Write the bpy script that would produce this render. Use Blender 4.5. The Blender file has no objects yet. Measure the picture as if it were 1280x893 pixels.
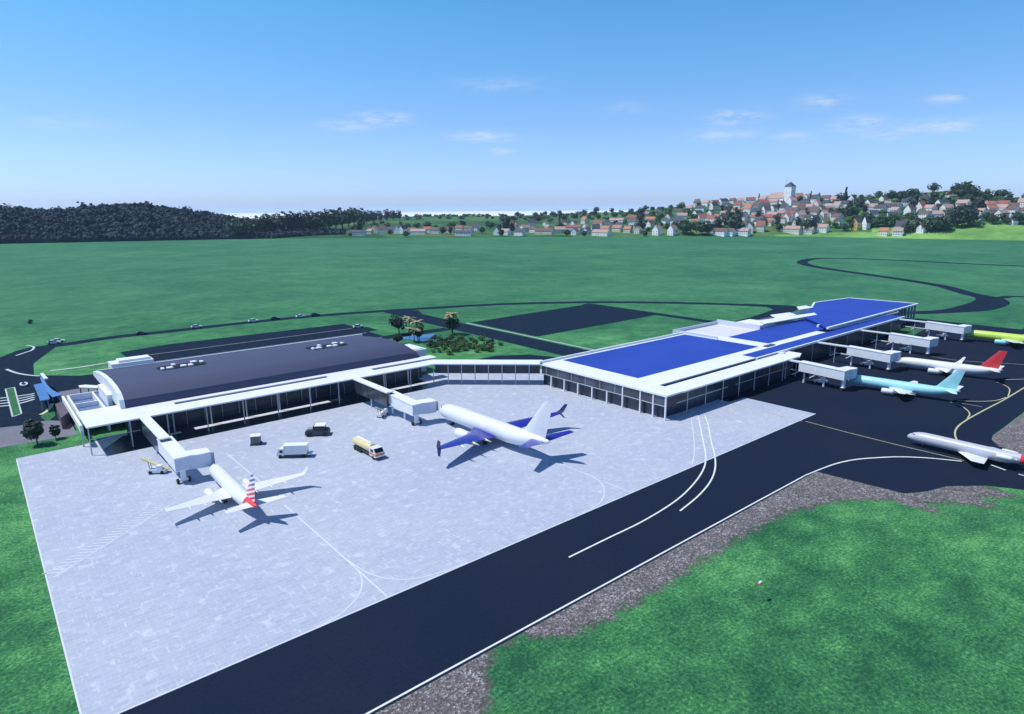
import bpy, math, random
from mathutils import Vector, Matrix
R = math.radians
sc = bpy.context.scene
COL = sc.collection
H = 50.0                                   # eye height above the apron
FPX = 812.0
# ------------------------------------------------------------------ camera
pitch = math.atan(184 / FPX); hd = math.atan(990 / math.hypot(FPX, 184)); roll = R(0.4)
fwd = Vector((math.cos(hd) * math.cos(pitch), math.sin(hd) * math.cos(pitch), -math.sin(pitch)))
rgt = Vector((math.sin(hd), -math.cos(hd), 0)); upv = rgt.cross(fwd)
cr, sr = math.cos(roll), math.sin(roll)
camx = cr * rgt - sr * upv; camy = sr * rgt + cr * upv
cd = bpy.data.cameras.new('camera'); cam = bpy.data.objects.new('camera', cd); COL.objects.link(cam)
m = Matrix((camx, camy, -fwd)).transposed().to_4x4(); m.translation = Vector((0, 0, H)); cam.matrix_world = m
cd.lens = FPX / 1280 * 36; cd.clip_start = 0.5; cd.clip_end = 60000
sc.camera = cam

def ray(px, py):
    return fwd + (px - 640) / FPX * camx - (py - 446.5) / FPX * camy
def at(px, py, z=0.0):                     # survey of the photograph: point at height z seen at a pixel
    r = ray(px, py); t = (z - H) / r.z
    return (t * r.x, t * r.y)
def A(z, *pts): return [at(x, y, z) for x, y in pts]

# ------------------------------------------------------------------ materials
MATS = {}
def newmat(name):
    m = bpy.data.materials.new(name); m.use_nodes = True
    nt = m.node_tree; b = nt.nodes['Principled BSDF']; MATS[name] = m
    return m, nt, b
def N(nt, t, **kw):
    n = nt.nodes.new(t)
    for k, v in kw.items():
        if k in n.inputs: n.inputs[k].default_value = v
        else: setattr(n, k, v)
    return n
def pos(nt, sx=1, sy=1, sz=1):
    g = N(nt, 'ShaderNodeNewGeometry'); mp = N(nt, 'ShaderNodeMapping'); mp.inputs['Scale'].default_value = (sx, sy, sz)
    nt.links.new(g.outputs['Position'], mp.inputs['Vector']); return mp.outputs[0]
def noise(nt, vec, scale, detail=4, rough=.6):
    n = N(nt, 'ShaderNodeTexNoise'); n.inputs['Scale'].default_value = scale; n.inputs['Detail'].default_value = detail
    n.inputs['Roughness'].default_value = rough; nt.links.new(vec, n.inputs['Vector']); return n.outputs['Fac']
def ramp(nt, fac, stops):
    r = N(nt, 'ShaderNodeValToRGB'); e = r.color_ramp.elements
    while len(e) < len(stops): e.new(.5)
    for i, (p, c) in enumerate(stops):
        e[i].position = p; e[i].color = (*c, 1) if len(c) == 3 else c
    nt.links.new(fac, r.inputs[0]); return r.outputs[0]
def mix(nt, fac, a, b, mode='MIX'):
    n = N(nt, 'ShaderNodeMix', data_type='RGBA', blend_type=mode)
    for s, v in ((0, fac), (6, a), (7, b)):
        if isinstance(v, (int, float)): n.inputs[s].default_value = v
        elif isinstance(v, tuple): n.inputs[s].default_value = (*v, 1)
        else: nt.links.new(v, n.inputs[s])
    return n.outputs[2]
def math_(nt, op, a, b=None, c=None, clamp=False):
    n = N(nt, 'ShaderNodeMath', operation=op, use_clamp=clamp)
    for i, v in enumerate((a, b, c)):
        if v is None: continue
        if isinstance(v, (int, float)): n.inputs[i].default_value = v
        else: nt.links.new(v, n.inputs[i])
    return n.outputs[0]
def plain(name, c, rough=.5, var=.12, scale=.8, metal=0, coat=0, stretch=(1, 1, 1), bump=0):
    m, nt, b = newmat(name)
    f = noise(nt, pos(nt, *stretch), scale)
    lo = tuple(x * (1 - var) for x in c); hi = tuple(min(1, x * (1 + var)) for x in c)
    nt.links.new(ramp(nt, f, [(.3, lo), (.7, hi)]), b.inputs['Base Color'])
    b.inputs['Roughness'].default_value = rough; b.inputs['Metallic'].default_value = metal
    if coat: b.inputs['Coat Weight'].default_value = coat
    if bump:
        bp = N(nt, 'ShaderNodeBump'); bp.inputs['Strength'].default_value = bump; bp.inputs['Distance'].default_value = .1
        nt.links.new(f, bp.inputs['Height']); nt.links.new(bp.outputs[0], b.inputs['Normal'])
    return m
plain('white_roof', (.78, .82, .84), .55, .05, .25)
plain('white_paint', (.78, .80, .82), .35, .04, .5, coat=.3)
plain('white_metal', (.84, .86, .89), .45, .06, .6)
plain('grey_metal', (.35, .38, .43), .45, .1, .6)
plain('slot_black', (.004, .005, .008), .95, .2, 1)
plain('container_grey', (.13, .14, .17), .5, .15, 1)
plain('dark_metal', (.05, .06, .08), .5, .2, .8)
plain('steel_post', (.42, .46, .52), .4, .1, .5)
plain('blue_roof', (.010, .048, .40), .5, .1, .12, bump=.1)
plain('vault_roof', (.050, .064, .128), .75, .03, .15, stretch=(.15, 1, 1))
m, nt, b = newmat('seamed_blue'); p = pos(nt)
w_ = N(nt, 'ShaderNodeTexWave', wave_type='BANDS', bands_direction='X'); w_.inputs['Scale'].default_value = .22; nt.links.new(p, w_.inputs['Vector'])
c = ramp(nt, noise(nt, p, .09, 5), [(.3, (.012, .044, .36)), (.7, (.017, .060, .43))]); c = mix(nt, ramp(nt, w_.outputs['Fac'], [(.0, (.35, .35, .35)), (.03, (0, 0, 0))]), c, (.004, .02, .2))
nt.links.new(c, b.inputs['Base Color']); b.inputs['Roughness'].default_value = .55
plain('terrace', (.66, .66, .70), .7, .06, .4)
plain('courtyard_blue', (.13, .19, .35), .5, .1, .4)
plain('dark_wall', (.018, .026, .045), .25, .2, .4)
plain('navy_paint', (.018, .016, .30), .3, .06, 1, coat=.4)
plain('dark_navy', (.012, .016, .085), .35, .1, 1)
plain('cyan_paint', (.36, .74, .80), .35, .05, 1, coat=.3)
plain('lime_paint', (.52, .72, .10), .35, .05, 1, coat=.3)
plain('red_paint', (.72, .05, .06), .35, .05, 1, coat=.3)
plain('pale_grey_paint', (.50, .52, .60), .35, .05, 1, coat=.3)
plain('black_glass', (.01, .012, .018), .1, .1, 1)
plain('rubber', (.02, .02, .022), .8, .2, 2)
plain('cream_paint', (.72, .62, .33), .4, .08, 1)
plain('yellow_paint', (.75, .60, .10), .45, .08, 1)
plain('orange_paint', (.75, .22, .06), .45, .08, 1)
plain('lavender_shade_panel', (.60, .64, .76), .5, .04, .5)
plain('blue_canopy', (.07, .19, .46), .4, .12, .5)
plain('pool_water', (.04, .13, .36), .08, .2, .6)
plain('brown_wall', (.10, .075, .10), .6, .2, .4)
plain('kerb', (.50, .54, .56), .7, .1, .6)
plain('kerb_yellow', (.55, .62, .35), .7, .1, .6)
plain('sidewalk', (.16, .16, .20), .8, .15, .3)
plain('line_white', (.72, .75, .74), .6, .12, 1.5)
plain('line_faint', (.62, .66, .72), .6, .06, 1.5)
plain('line_yellow', (.50, .50, .28), .6, .15, 1.5)
plain('trunk', (.09, .06, .04), .9, .3, 2)
plain('palm_trunk', (.20, .16, .11), .9, .3, 2)
for i, c in enumerate([(.026, .066, .032), (.040, .098, .042), (.065, .150, .05), (.11, .21, .06), (.018, .042, .030)]):
    plain('leaf%d' % i, c, .7, .45, .35)
plain('leaf_forest', (.026, .046, .066), .9, .1, .05)
plain('frond_gold', (.36, .31, .17), .7, .3, 1)
plain('frond_green', (.05, .10, .04), .7, .3, 1)
for n, c in dict(wall_white=(.90, .90, .90), wall_cream=(.76, .72, .62), wall_grey=(.46, .46, .46), wall_ochre=(.60, .40, .16),
                 roof_red=(.30, .10, .075), roof_orange=(.44, .20, .12), roof_brown=(.15, .09, .08), roof_slate=(.055, .06, .085),
                 roof_pink=(.44, .30, .27)).items():
    plain(n, c, .75, .14, .15)

def glass(name, base, rough, sc_=.35):
    m, nt, b = newmat(name)
    f = noise(nt, pos(nt, 1, 1, .3), sc_, 3)
    nt.links.new(ramp(nt, f, [(.35, tuple(x * .6 for x in base)), (.7, tuple(x * 1.6 for x in base))]), b.inputs['Base Color'])
    b.inputs['Roughness'].default_value = rough; b.inputs['Specular IOR Level'].default_value = .6
    return m
glass('facade_glass', (.018, .030, .058), .28)
glass('upper_glass', (.05, .065, .09), .18, .2)

# asphalt, light apron, grass, gravel
m, nt, b = newmat('asphalt')
p = pos(nt); f = noise(nt, p, .06, 3); f2 = noise(nt, p, 2.2, 5)
c = mix(nt, f, (.005, .017, .046), (.020, .025, .046)); c = mix(nt, .35, c, ramp(nt, f2, [(.3, (.003, .008, .024)), (.75, (.022, .030, .054))]))
nt.links.new(c, b.inputs['Base Color']); b.inputs['Roughness'].default_value = .9; b.inputs['Specular IOR Level'].default_value = .06
m, nt, b = newmat('road_asphalt')
p = pos(nt); f = noise(nt, p, .5, 5)
nt.links.new(ramp(nt, f, [(.3, (.006, .018, .036)), (.7, (.016, .030, .054))]), b.inputs['Base Color']); b.inputs['Roughness'].default_value = .9
b.inputs['Specular IOR Level'].default_value = .04

m, nt, b = newmat('apron_paving')
p = pos(nt)
big = noise(nt, p, .035, 3); med = noise(nt, p, .5, 5, .7); fine = noise(nt, p, 3.5, 4, .7)
br = N(nt, 'ShaderNodeTexBrick'); br.inputs['Scale'].default_value = 1; br.inputs['Brick Width'].default_value = 1.5; br.inputs['Row Height'].default_value = .8
br.inputs['Mortar Size'].default_value = .05; br.inputs['Color1'].default_value = (.31, .37, .465, 1); br.inputs['Color2'].default_value = (.455, .505, .605, 1)
br.inputs['Mortar'].default_value = (.60, .63, .70, 1); br.inputs['Bias'].default_value = 0; br.inputs['Mortar Smooth'].default_value = .4
nt.links.new(p, br.inputs['Vector'])
vo = N(nt, 'ShaderNodeTexVoronoi', distance='CHEBYCHEV', feature='F1'); vo.inputs['Scale'].default_value = .62; nt.links.new(p, vo.inputs['Vector'])
ring = ramp(nt, vo.outputs['Distance'], [(.36, (0, 0, 0)), (.42, (1, 1, 1)), (.47, (1, 1, 1)), (.53, (0, 0, 0))])
ringf = math_(nt, 'MULTIPLY', ring, ramp(nt, med, [(.47, (0, 0, 0)), (.60, (1, 1, 1))]))
c = mix(nt, .38, br.outputs['Color'], ramp(nt, med, [(.3, (.35, .40, .505)), (.7, (.475, .515, .605))]))
c = mix(nt, .3, c, ramp(nt, fine, [(.3, (.32, .37, .465)), (.7, (.525, .565, .645))]))
c = mix(nt, math_(nt, 'MULTIPLY', ringf, .72), c, (.64, .67, .76))
c = mix(nt, .25, c, ramp(nt, big, [(.35, (.34, .405, .53)), (.65, (.505, .535, .605))]))
nt.links.new(c, b.inputs['Base Color']); b.inputs['Roughness'].default_value = .8; b.inputs['Specular IOR Level'].default_value = .3

def grassmat(name, dark, mid, light, bl=.03):
    m, nt, b = newmat(name)
    p = pos(nt); big = noise(nt, p, bl, 5, .65); med = noise(nt, p, bl * 6, 5, .7); fine = noise(nt, p, 2.4, 4, .75); far = noise(nt, p, .006, 4, .6)
    f = math_(nt, 'ADD', math_(nt, 'MULTIPLY', big, .42), math_(nt, 'MULTIPLY', med, .40))
    f = math_(nt, 'SUBTRACT', math_(nt, 'ADD', f, math_(nt, 'MULTIPLY', fine, .70)), .26)
    f = math_(nt, 'ADD', f, math_(nt, 'MULTIPLY', math_(nt, 'SUBTRACT', far, .5), .35))
    gc = ramp(nt, f, [(.37, dark), (.5, mid), (.64, light)])
    if name == 'grass':                    # distance haze painted in: grass turns bluer away from the camera
        ln = N(nt, 'ShaderNodeVectorMath', operation='LENGTH'); nt.links.new(p, ln.inputs[0])
        mk_ = ramp(nt, math_(nt, 'ADD', math_(nt, 'DIVIDE', ln.outputs['Value'], 1000), math_(nt, 'MULTIPLY', math_(nt, 'SUBTRACT', big, .5), .12)), [(.14, (0, 0, 0)), (.42, (1, 1, 1))])
        gc = mix(nt, mk_, gc, ramp(nt, f, [(.34, (.022, .120, .062)), (.5, (.044, .182, .090)), (.68, (.085, .265, .125))]))
    nt.links.new(gc, b.inputs['Base Color'])
    b.inputs['Roughness'].default_value = .9; b.inputs['Specular IOR Level'].default_value = .15
    bp = N(nt, 'ShaderNodeBump'); bp.inputs['Strength'].default_value = .5; bp.inputs['Distance'].default_value = .3
    nt.links.new(fine, bp.inputs['Height']); nt.links.new(bp.outputs[0], b.inputs['Normal'])
grassmat('grass', (.014, .090, .046), (.050, .215, .074), (.17, .45, .15))
grassmat('meadow', (.10, .24, .07), (.17, .35, .09), (.26, .46, .13), .012)
grassmat('grass_kerbed', (.02, .11, .04), (.035, .16, .06), (.06, .2, .08), .2)
# far hills: patchwork of fields
m, nt, b = newmat('hill_fields')
p = pos(nt); wob = noise(nt, p, .01, 3)
vo = N(nt, 'ShaderNodeTexVoronoi', feature='F1'); vo.inputs['Scale'].default_value = .0065; nt.links.new(p, vo.inputs['Vector'])
sepc = N(nt, 'ShaderNodeSeparateColor'); nt.links.new(vo.outputs['Color'], sepc.inputs[0])
c = ramp(nt, sepc.outputs[0], [(.0, (.022, .075, .035)), (.35, (.035, .12, .045)), (.6, (.06, .16, .055)), (.85, (.10, .22, .07)), (1, (.15, .20, .08))])
c = mix(nt, .4, c, ramp(nt, noise(nt, p, .03, 5), [(.35, (.02, .06, .03)), (.65, (.09, .2, .07))]))
nt.links.new(c, b.inputs['Base Color']); b.inputs['Roughness'].default_value = .9; b.inputs['Specular IOR Level'].default_value = .1
plain('forest_floor', (.018, .034, .050), .9, .1, .05)
# gravel sheet, its rim broken up by an uneven cut-out
m, nt, b = newmat('gravel')
p = pos(nt)
vo = N(nt, 'ShaderNodeTexVoronoi', feature='F1'); vo.inputs['Scale'].default_value = 4.2; nt.links.new(p, vo.inputs['Vector'])
sepc = N(nt, 'ShaderNodeSeparateColor'); nt.links.new(vo.outputs['Color'], sepc.inputs[0])
c = ramp(nt, sepc.outputs[0], [(0, (.07, .062, .060)), (.5, (.16, .145, .145)), (.8, (.27, .255, .26)), (1, (.46, .45, .46))])
c = mix(nt, ramp(nt, noise(nt, p, .35, 4), [(.35, (0, 0, 0)), (.7, (.6, .6, .6))]), c, (.10, .085, .09))
nt.links.new(c, b.inputs['Base Color']); b.inputs['Roughness'].default_value = .9
bp = N(nt, 'ShaderNodeBump'); bp.inputs['Strength'].default_value = .8; bp.inputs['Distance'].default_value = .2
nt.links.new(vo.outputs['Distance'], bp.inputs['Height']); nt.links.new(bp.outputs[0], b.inputs['Normal'])
at_ = N(nt, 'ShaderNodeAttribute', attribute_name='cover', attribute_type='GEOMETRY')
nz = noise(nt, p, .45, 8, .8)
al = math_(nt, 'ADD', at_.outputs['Fac'], math_(nt, 'MULTIPLY', math_(nt, 'SUBTRACT', nz, .5), 2.2))
al = ramp(nt, al, [(.30, (0, 0, 0)), (.72, (1, 1, 1))])
nt.links.new(al, b.inputs['Alpha'])
# sea
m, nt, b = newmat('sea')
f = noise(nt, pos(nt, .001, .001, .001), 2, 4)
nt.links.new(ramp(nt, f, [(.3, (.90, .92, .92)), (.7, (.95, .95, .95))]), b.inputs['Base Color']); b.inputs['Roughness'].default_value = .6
# striped tail
m, nt, b = newmat('striped_tail')
tc = N(nt, 'ShaderNodeTexCoord'); sp = N(nt, 'ShaderNodeSeparateXYZ'); nt.links.new(tc.outputs['Object'], sp.inputs[0])
u = math_(nt, 'ADD', math_(nt, 'MULTIPLY', sp.outputs[2], .85), math_(nt, 'MULTIPLY', sp.outputs[1], .35))
fr = math_(nt, 'FRACT', u)
c1 = ramp(nt, fr, [(.0, (.70, .05, .07)), (.47, (.70, .05, .07)), (.53, (.80, .82, .86)), (1, (.80, .82, .86))])
c2 = ramp(nt, fr, [(.0, (.05, .07, .22)), (.47, (.05, .07, .22)), (.53, (.80, .82, .86)), (1, (.80, .82, .86))])
top = math_(nt, 'GREATER_THAN', math_(nt, 'ADD', sp.outputs[2], math_(nt, 'MULTIPLY', sp.outputs[1], -.25)), 14.1)
nt.links.new(mix(nt, top, c1, c2), b.inputs['Base Color']); b.inputs['Roughness'].default_value = .35

# ------------------------------------------------------------------ mesh builder
class MB:
    def __init__(s): s.v = []; s.f = []; s.mi = []
    def add(s, v, f, mi=0):
        o = len(s.v); s.v += [tuple(x) for x in v]; s.f += [tuple(i + o for i in q) for q in f]; s.mi += [mi] * len(f); return s
    def box(s, x0, x1, y0, y1, z0, z1, mi=0):
        v = [(x0, y0, z0), (x1, y0, z0), (x1, y1, z0), (x0, y1, z0), (x0, y0, z1), (x1, y0, z1), (x1, y1, z1), (x0, y1, z1)]
        return s.add(v, [(0, 3, 2, 1), (4, 5, 6, 7), (0, 1, 5, 4), (1, 2, 6, 5), (2, 3, 7, 6), (3, 0, 4, 7)], mi)
    def prism(s, poly, z0, z1, mi=0):
        a = sum(poly[i][0] * poly[(i + 1) % len(poly)][1] - poly[(i + 1) % len(poly)][0] * poly[i][1] for i in range(len(poly)))
        if a < 0: poly = poly[::-1]
        n = len(poly); v = [(x, y, z0) for x, y in poly] + [(x, y, z1) for x, y in poly]
        f = [tuple(range(n))[::-1], tuple(range(n, 2 * n))] + [(i, (i + 1) % n, n + (i + 1) % n, n + i) for i in range(n)]
        return s.add(v, f, mi)
    def sheet(s, poly, z, mi=0):
        a = sum(poly[i][0] * poly[(i + 1) % len(poly)][1] - poly[(i + 1) % len(poly)][0] * poly[i][1] for i in range(len(poly)))
        if a < 0: poly = poly[::-1]
        return s.add([(x, y, z) for x, y in poly], [tuple(range(len(poly)))], mi)
    def tube(s, a, b, r0, r1=None, n=8, mi=0):
        a, b = Vector(a), Vector(b); r1 = r0 if r1 is None else r1
        d = (b - a).normalized(); t = Vector((0, 0, 1)) if abs(d.z) < .9 else Vector((1, 0, 0)); u = d.cross(t).normalized(); w = d.cross(u)
        v = [a + (u * math.cos(k * 2 * math.pi / n) + w * math.sin(k * 2 * math.pi / n)) * r0 for k in range(n)] + \
            [b + (u * math.cos(k * 2 * math.pi / n) + w * math.sin(k * 2 * math.pi / n)) * r1 for k in range(n)]
        return s.add(v, [(i, (i + 1) % n, n + (i + 1) % n, n + i) for i in range(n)] + [tuple(range(n))[::-1], tuple(range(n, 2 * n))], mi)
    def bar(s, a, b, w, h, mi=0):
        a, b = Vector(a), Vector(b); d = (b - a).normalized(); u = d.cross(Vector((0, 0, 1))).normalized() * w / 2; t = u.cross(d).normalized() * h / 2
        v = [p + i * u + j * t for p in (a, b) for i, j in ((-1, -1), (1, -1), (1, 1), (-1, 1))]
        return s.add(v, [(0, 1, 2, 3)[::-1], (4, 5, 6, 7), (0, 1, 5, 4), (1, 2, 6, 5), (2, 3, 7, 6), (3, 0, 4, 7)], mi)
    def loft(s, rings, mi=0, caps=True, close=True):
        n = len(rings[0]); v = [p for r in rings for p in r]; f = []
        for k in range(len(rings) - 1):
            for i in range(n if close else n - 1):
                j = (i + 1) % n; f.append((k * n + i, k * n + j, (k + 1) * n + j, (k + 1) * n + i))
        if caps: f += [tuple(range(n))[::-1], tuple(range((len(rings) - 1) * n, len(rings) * n))]
        return s.add(v, f, mi)
    def build(s, name, mats, parent=None, smooth=False, fix=False):
        me = bpy.data.meshes.new(name); me.from_pydata(s.v, [], s.f)
        for mn in ([mats] if isinstance(mats, str) else mats): me.materials.append(MATS[mn])
        me.polygons.foreach_set('material_index', s.mi)
        if smooth: me.polygons.foreach_set('use_smooth', [True] * len(s.f))
        me.update()
        if fix:
            import bmesh
            bm = bmesh.new(); bm.from_mesh(me); bmesh.ops.recalc_face_normals(bm, faces=bm.faces); bm.to_mesh(me); bm.free()
        if smooth == 'auto':
            me.set_sharp_from_angle(angle=R(35))
        o = bpy.data.objects.new(name, me); COL.objects.link(o)
        if parent: o.parent = parent
        return o
def tag(o, label=None, cat=None, group=None, kind=None):
    if label: o['label'] = label
    if cat: o['category'] = cat
    if group: o['group'] = group
    if kind: o['kind'] = kind
    return o
def empty(name, loc=(0, 0, 0), rz=0, scale=1):
    o = bpy.data.objects.new(name, None); COL.objects.link(o); o.location = loc; o.rotation_euler = (0, 0, rz)
    o.scale = (scale,) * 3; o.empty_display_size = .5; return o
def copy_tree(o, parent=None):
    c = o.copy(); COL.objects.link(c)
    if parent: c.parent = parent
    for ch in list(o.children): copy_tree(ch, c)
    return c
def struct(mb, name, mat, label=None): return tag(mb.build(name, mat), label, kind='structure')

# ------------------------------------------------------------------ terrain
def interp(x, tab):
    if x <= tab[0][0]: return tab[0][1]
    for (a, b), (c, d) in zip(tab, tab[1:]):
        if x <= c: return b + (d - b) * (x - a) / (c - a)
    return tab[-1][1]
EDGE = [(-300, 311), (0, 305), (320, 298.5), (640, 296.5), (1000, 296), (1280, 301), (1600, 306)]
RIDGE = [(-300, 262), (-60, 266), (0, 265), (20, 263), (60, 267), (90, 266), (110, 262), (150, 260), (180, 259), (200, 262), (240, 267), (260, 270),
         (320, 274), (420, 276), (500, 271), (560, 270), (640, 270), (700, 268), (740, 266), (790, 265), (830, 260), (880, 255), (940, 251),
         (1000, 249), (1060, 248), (1100, 245), (1150, 241), (1190, 238), (1215, 239), (1240, 245), (1280, 249), (1340, 256), (1600, 262)]
RDIST = [(-300, 1500), (240, 1480), (330, 1650), (430, 2300), (560, 2700), (740, 2500), (820, 1900), (900, 1750), (1600, 1750)]
def azdir(px):
    r = ray(px, 285); v = Vector((r.x, r.y)); return v.normalized()
def d_edge(px):
    r = ray(px, interp(px, EDGE)); return H * math.hypot(r.x, r.y) / -r.z
def hz(px, d):
    d0 = d_edge(px); d1 = interp(px, RDIST); r = ray(px, interp(px, RIDGE)); zr = H + d1 * r.z / math.hypot(r.x, r.y)
    t = (d - d0) / (d1 - d0)
    if t <= 0: return 0
    k = interp(px, [(240, 0), (400, 1), (780, 1), (900, 0)])
    s0 = 1 - (1 - min(t, 1)) ** 1.6
    s1 = min(t, 1) ** 1.0
    n = (math.sin(px * .045 + d * .006) + math.sin(px * .019 - d * .011)) * 1.6 * min(1, t * 3) * (1 - max(0, min(1, t)))
    z = zr * (s0 * (1 - k) + s1 * k) + n
    if t > 1: z = zr - (t - 1) * 40
    return z
def onhill(px, py):                       # the first point of the hillside seen at a pixel
    r = ray(px, py); h = math.hypot(r.x, r.y); u = azdir(px); d = d_edge(px) + 4
    while d < interp(px, RDIST):
        if H + d * r.z / h <= hz(px, d): break
        d += 4
    return (u.x * d, u.y * d, hz(px, d))
mb = MB(); cols = list(range(-300, 1601, 10)); fr = [0, .03, .07, .12, .2, .3, .4, .5, .6, .7, .8, .9, .96, 1, 1.06, 1.2, 1.5]
for px in cols:
    u = azdir(px); d0 = d_edge(px); d1 = interp(px, RDIST)
    for q in fr:
        d = d0 + q * (d1 - d0); mb.v.append((u.x * d, u.y * d, hz(px, d) + (.06 if q == 0 else 0)))
nf = len(fr)
mb.v = [Vector(v) for v in mb.v]
for i in range(len(cols) - 1):
    for j in range(nf - 1):
        mb.f.append((i * nf + j, i * nf + j + 1, (i + 1) * nf + j + 1, (i + 1) * nf + j)[::-1])
        px = cols[i]
        dmid = fr[j]
        mb.mi.append(1 if px < 330 else 2 if (px > 960 and dmid < interp(px, [(960, .01), (1080, .07), (1180, .14), (1280, .2)])) else 0)
hill = mb.build('hills', ['hill_fields', 'forest_floor', 'meadow'], smooth=True, fix=False)
tag(hill, 'green hills and fields rising beyond the flat airfield grass', kind='structure')

# ground disc, sea
mb = MB(); n = 96
mb.add([(4400 * math.cos(k * 2 * math.pi / n), 4400 * math.sin(k * 2 * math.pi / n), 0) for k in range(n)], [tuple(range(n))])
struct(mb, 'ground', 'grass', 'wide flat green grass field around the whole airport')
mb = MB(); r0, r1 = 4300, 30000
mb.add([(r * math.cos(k * 2 * math.pi / n), r * math.sin(k * 2 * math.pi / n), -.6) for r in (r0, r1) for k in range(n)],
       [(k, n + k, n + (k + 1) % n, (k + 1) % n) for k in range(n)])
struct(mb, 'sea', 'sea', 'bright white strip of sea along the horizon')

# ------------------------------------------------------------------ pavements
Z1, Z2, Z3, Z4 = .012, .020, .028, .036
tax = [(-120, 52.45), (121.1, 52.45), (123, 37.5), (127, 35.2), (132.3, 33.6), (138, 29), (142, 22), (144, -40), (161.5, -40), (161.2, 26), (162, 30.5), (164, 33.5), (167.5, 35.6),
       (171, 36.3), (420, 36.3), (420, 66), (333, 67), (333, 106), (124, 106), (124, 70), (-120, 70)]
mb = MB().sheet(tax, Z1); struct(mb, 'taxiway', 'asphalt', 'dark navy asphalt taxiway and aircraft stands')
ap = [(2.9, 164.7), (2.6, 72), (1.2, 69.45), (157, 69.45), (156.8, 88.9), (150, 89.2), (150, 140), (112, 168), (23, 168), (14.5, 165)]
mb = MB().sheet(ap, Z2); struct(mb, 'apron', 'apron_paving', 'pale lavender paved apron under the two parked jets')
def ribbon(mb, pts, w, z, mi=0):
    P = [Vector(p) for p in pts]; L, Rr = [], []
    for i, p in enumerate(P):
        a = P[max(0, i - 1)]; c = P[min(len(P) - 1, i + 1)]; d = (c - a).normalized(); nn = Vector((-d.y, d.x))
        ww = w[i] if isinstance(w, (list, tuple)) else w
        L.append(p + nn * ww / 2); Rr.append(p - nn * ww / 2)
    k = len(P)
    mb.add([(p.x, p.y, z) for p in L + Rr], [(i, k + i, k + i + 1, i + 1) for i in range(k - 1)], mi)
def spline(pts, sub=8):
    out = []; n = len(pts)
    for i in range(n - 1):
        p0, p1, p2, p3 = [Vector(pts[max(0, min(n - 1, j))]) for j in (i - 1, i, i + 1, i + 2)]
        for k in range(sub):
            t = k / sub
            out.append(.5 * ((2 * p1) + (-p0 + p2) * t + (2 * p0 - 5 * p1 + 4 * p2 - p3) * t * t + (-p0 + 3 * p1 - 3 * p2 + p3) * t ** 3))
    out.append(Vector(pts[-1])); return out
# perimeter roads
mb = MB()
pr = A(0, (-60, 476), (-20, 462), (14, 448), (45, 436), (90, 429.5), (140, 422), (210, 414.5), (300, 404.5), (390, 395.5), (480, 389), (560, 384), (640, 380), (740, 378), (820, 378.5), (900, 380.3), (960, 383), (985, 386))
ribbon(mb, spline(pr), [7.2] * 200, Z2)
ribbon(mb, spline(A(0, (985, 386), (975, 390), (955, 397), (925, 405), (900, 412))), 10, Z2 + .004)
ribbon(mb, [at(930, 381), at(985, 383), at(1040, 392)], 7, Z2 + .002)
mb.sheet(A(0, (955, 383), (1000, 384), (985, 394), (940, 403), (962, 392), (966, 387)), Z2 + .008)
ribbon(mb, spline(A(0, (1100, 392), (1145, 391), (1180, 389.7), (1215, 386), (1238, 379), (1236, 373), (1210, 367), (1180, 358.5), (1140, 351.5), (1085, 343.5), (1030, 335.5), (1008, 331), (1003, 327.5), (1015, 324), (1045, 323), (1120, 325.5), (1200, 329.5), (1300, 334), (1450, 342))), 
       [9] * 17 + [9 + min(8, i) * .9 for i in range(16)] + [16 - i * .4 for i in range(16)] + [9.5] * 120, Z2)
ribbon(mb, [at(1240, 374), at(1262, 370.8), at(1300, 371.5), at(1450, 374)], 6, Z2 + .004)
struct(mb, 'perimeter_road', 'road_asphalt', 'long thin dark road winding across the far grass')
mb = MB()
mb.sheet([(156.5, 150), (169.6, 152), (170, 240), (171, 272), (176, 284), (160, 297), (158, 250)], Z2 + .012)
mb.sheet([(252.5, 242), (258.5, 242), (258.5, 150), (252.5, 150)], Z2 + .012)
mb.sheet([(60, 228), (157, 226), (157, 233), (60, 236)], Z2 + .012)
mb.sheet(A(0, (596, 449.5), (620, 445), (662, 443.5), (700, 447), (690, 452), (640, 452)), Z2 + .004)
struct(mb, 'access_road', 'road_asphalt', 'straight dark access road running from the terminal to the perimeter road')
mb = MB()
mb.sheet([(173.8, 190.5), (252.4, 192.5), (252.4, 240), (173.8, 236)], Z2 + .004)
struct(mb, 'parking_lot', 'road_asphalt', 'empty dark square lot in the grass behind the terminals')
mb = MB(); mb.box(171.2, 171.7, 152, 236, 0, .14)
struct(mb, 'kerb_strip', 'kerb', 'pale kerb along the access road')
mb = MB()
mb.sheet([(40, 206), (118, 206), (118, 232), (128, 234), (128, 246.5), (133, 247), (133, 258), (129, 259), (129.2, 272), (57, 275), (40, 271)], Z2)
struct(mb, 'car_park', 'road_asphalt', 'dark car park behind the arched hall')
mb = MB()
for y in (216, 231, 244, 257.5): mb.box(44, 126, y, y + .9, .02, .16)
struct(mb, 'car_park_kerbs', 'sidewalk', 'long grey dividers between rows of the car park')
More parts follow.
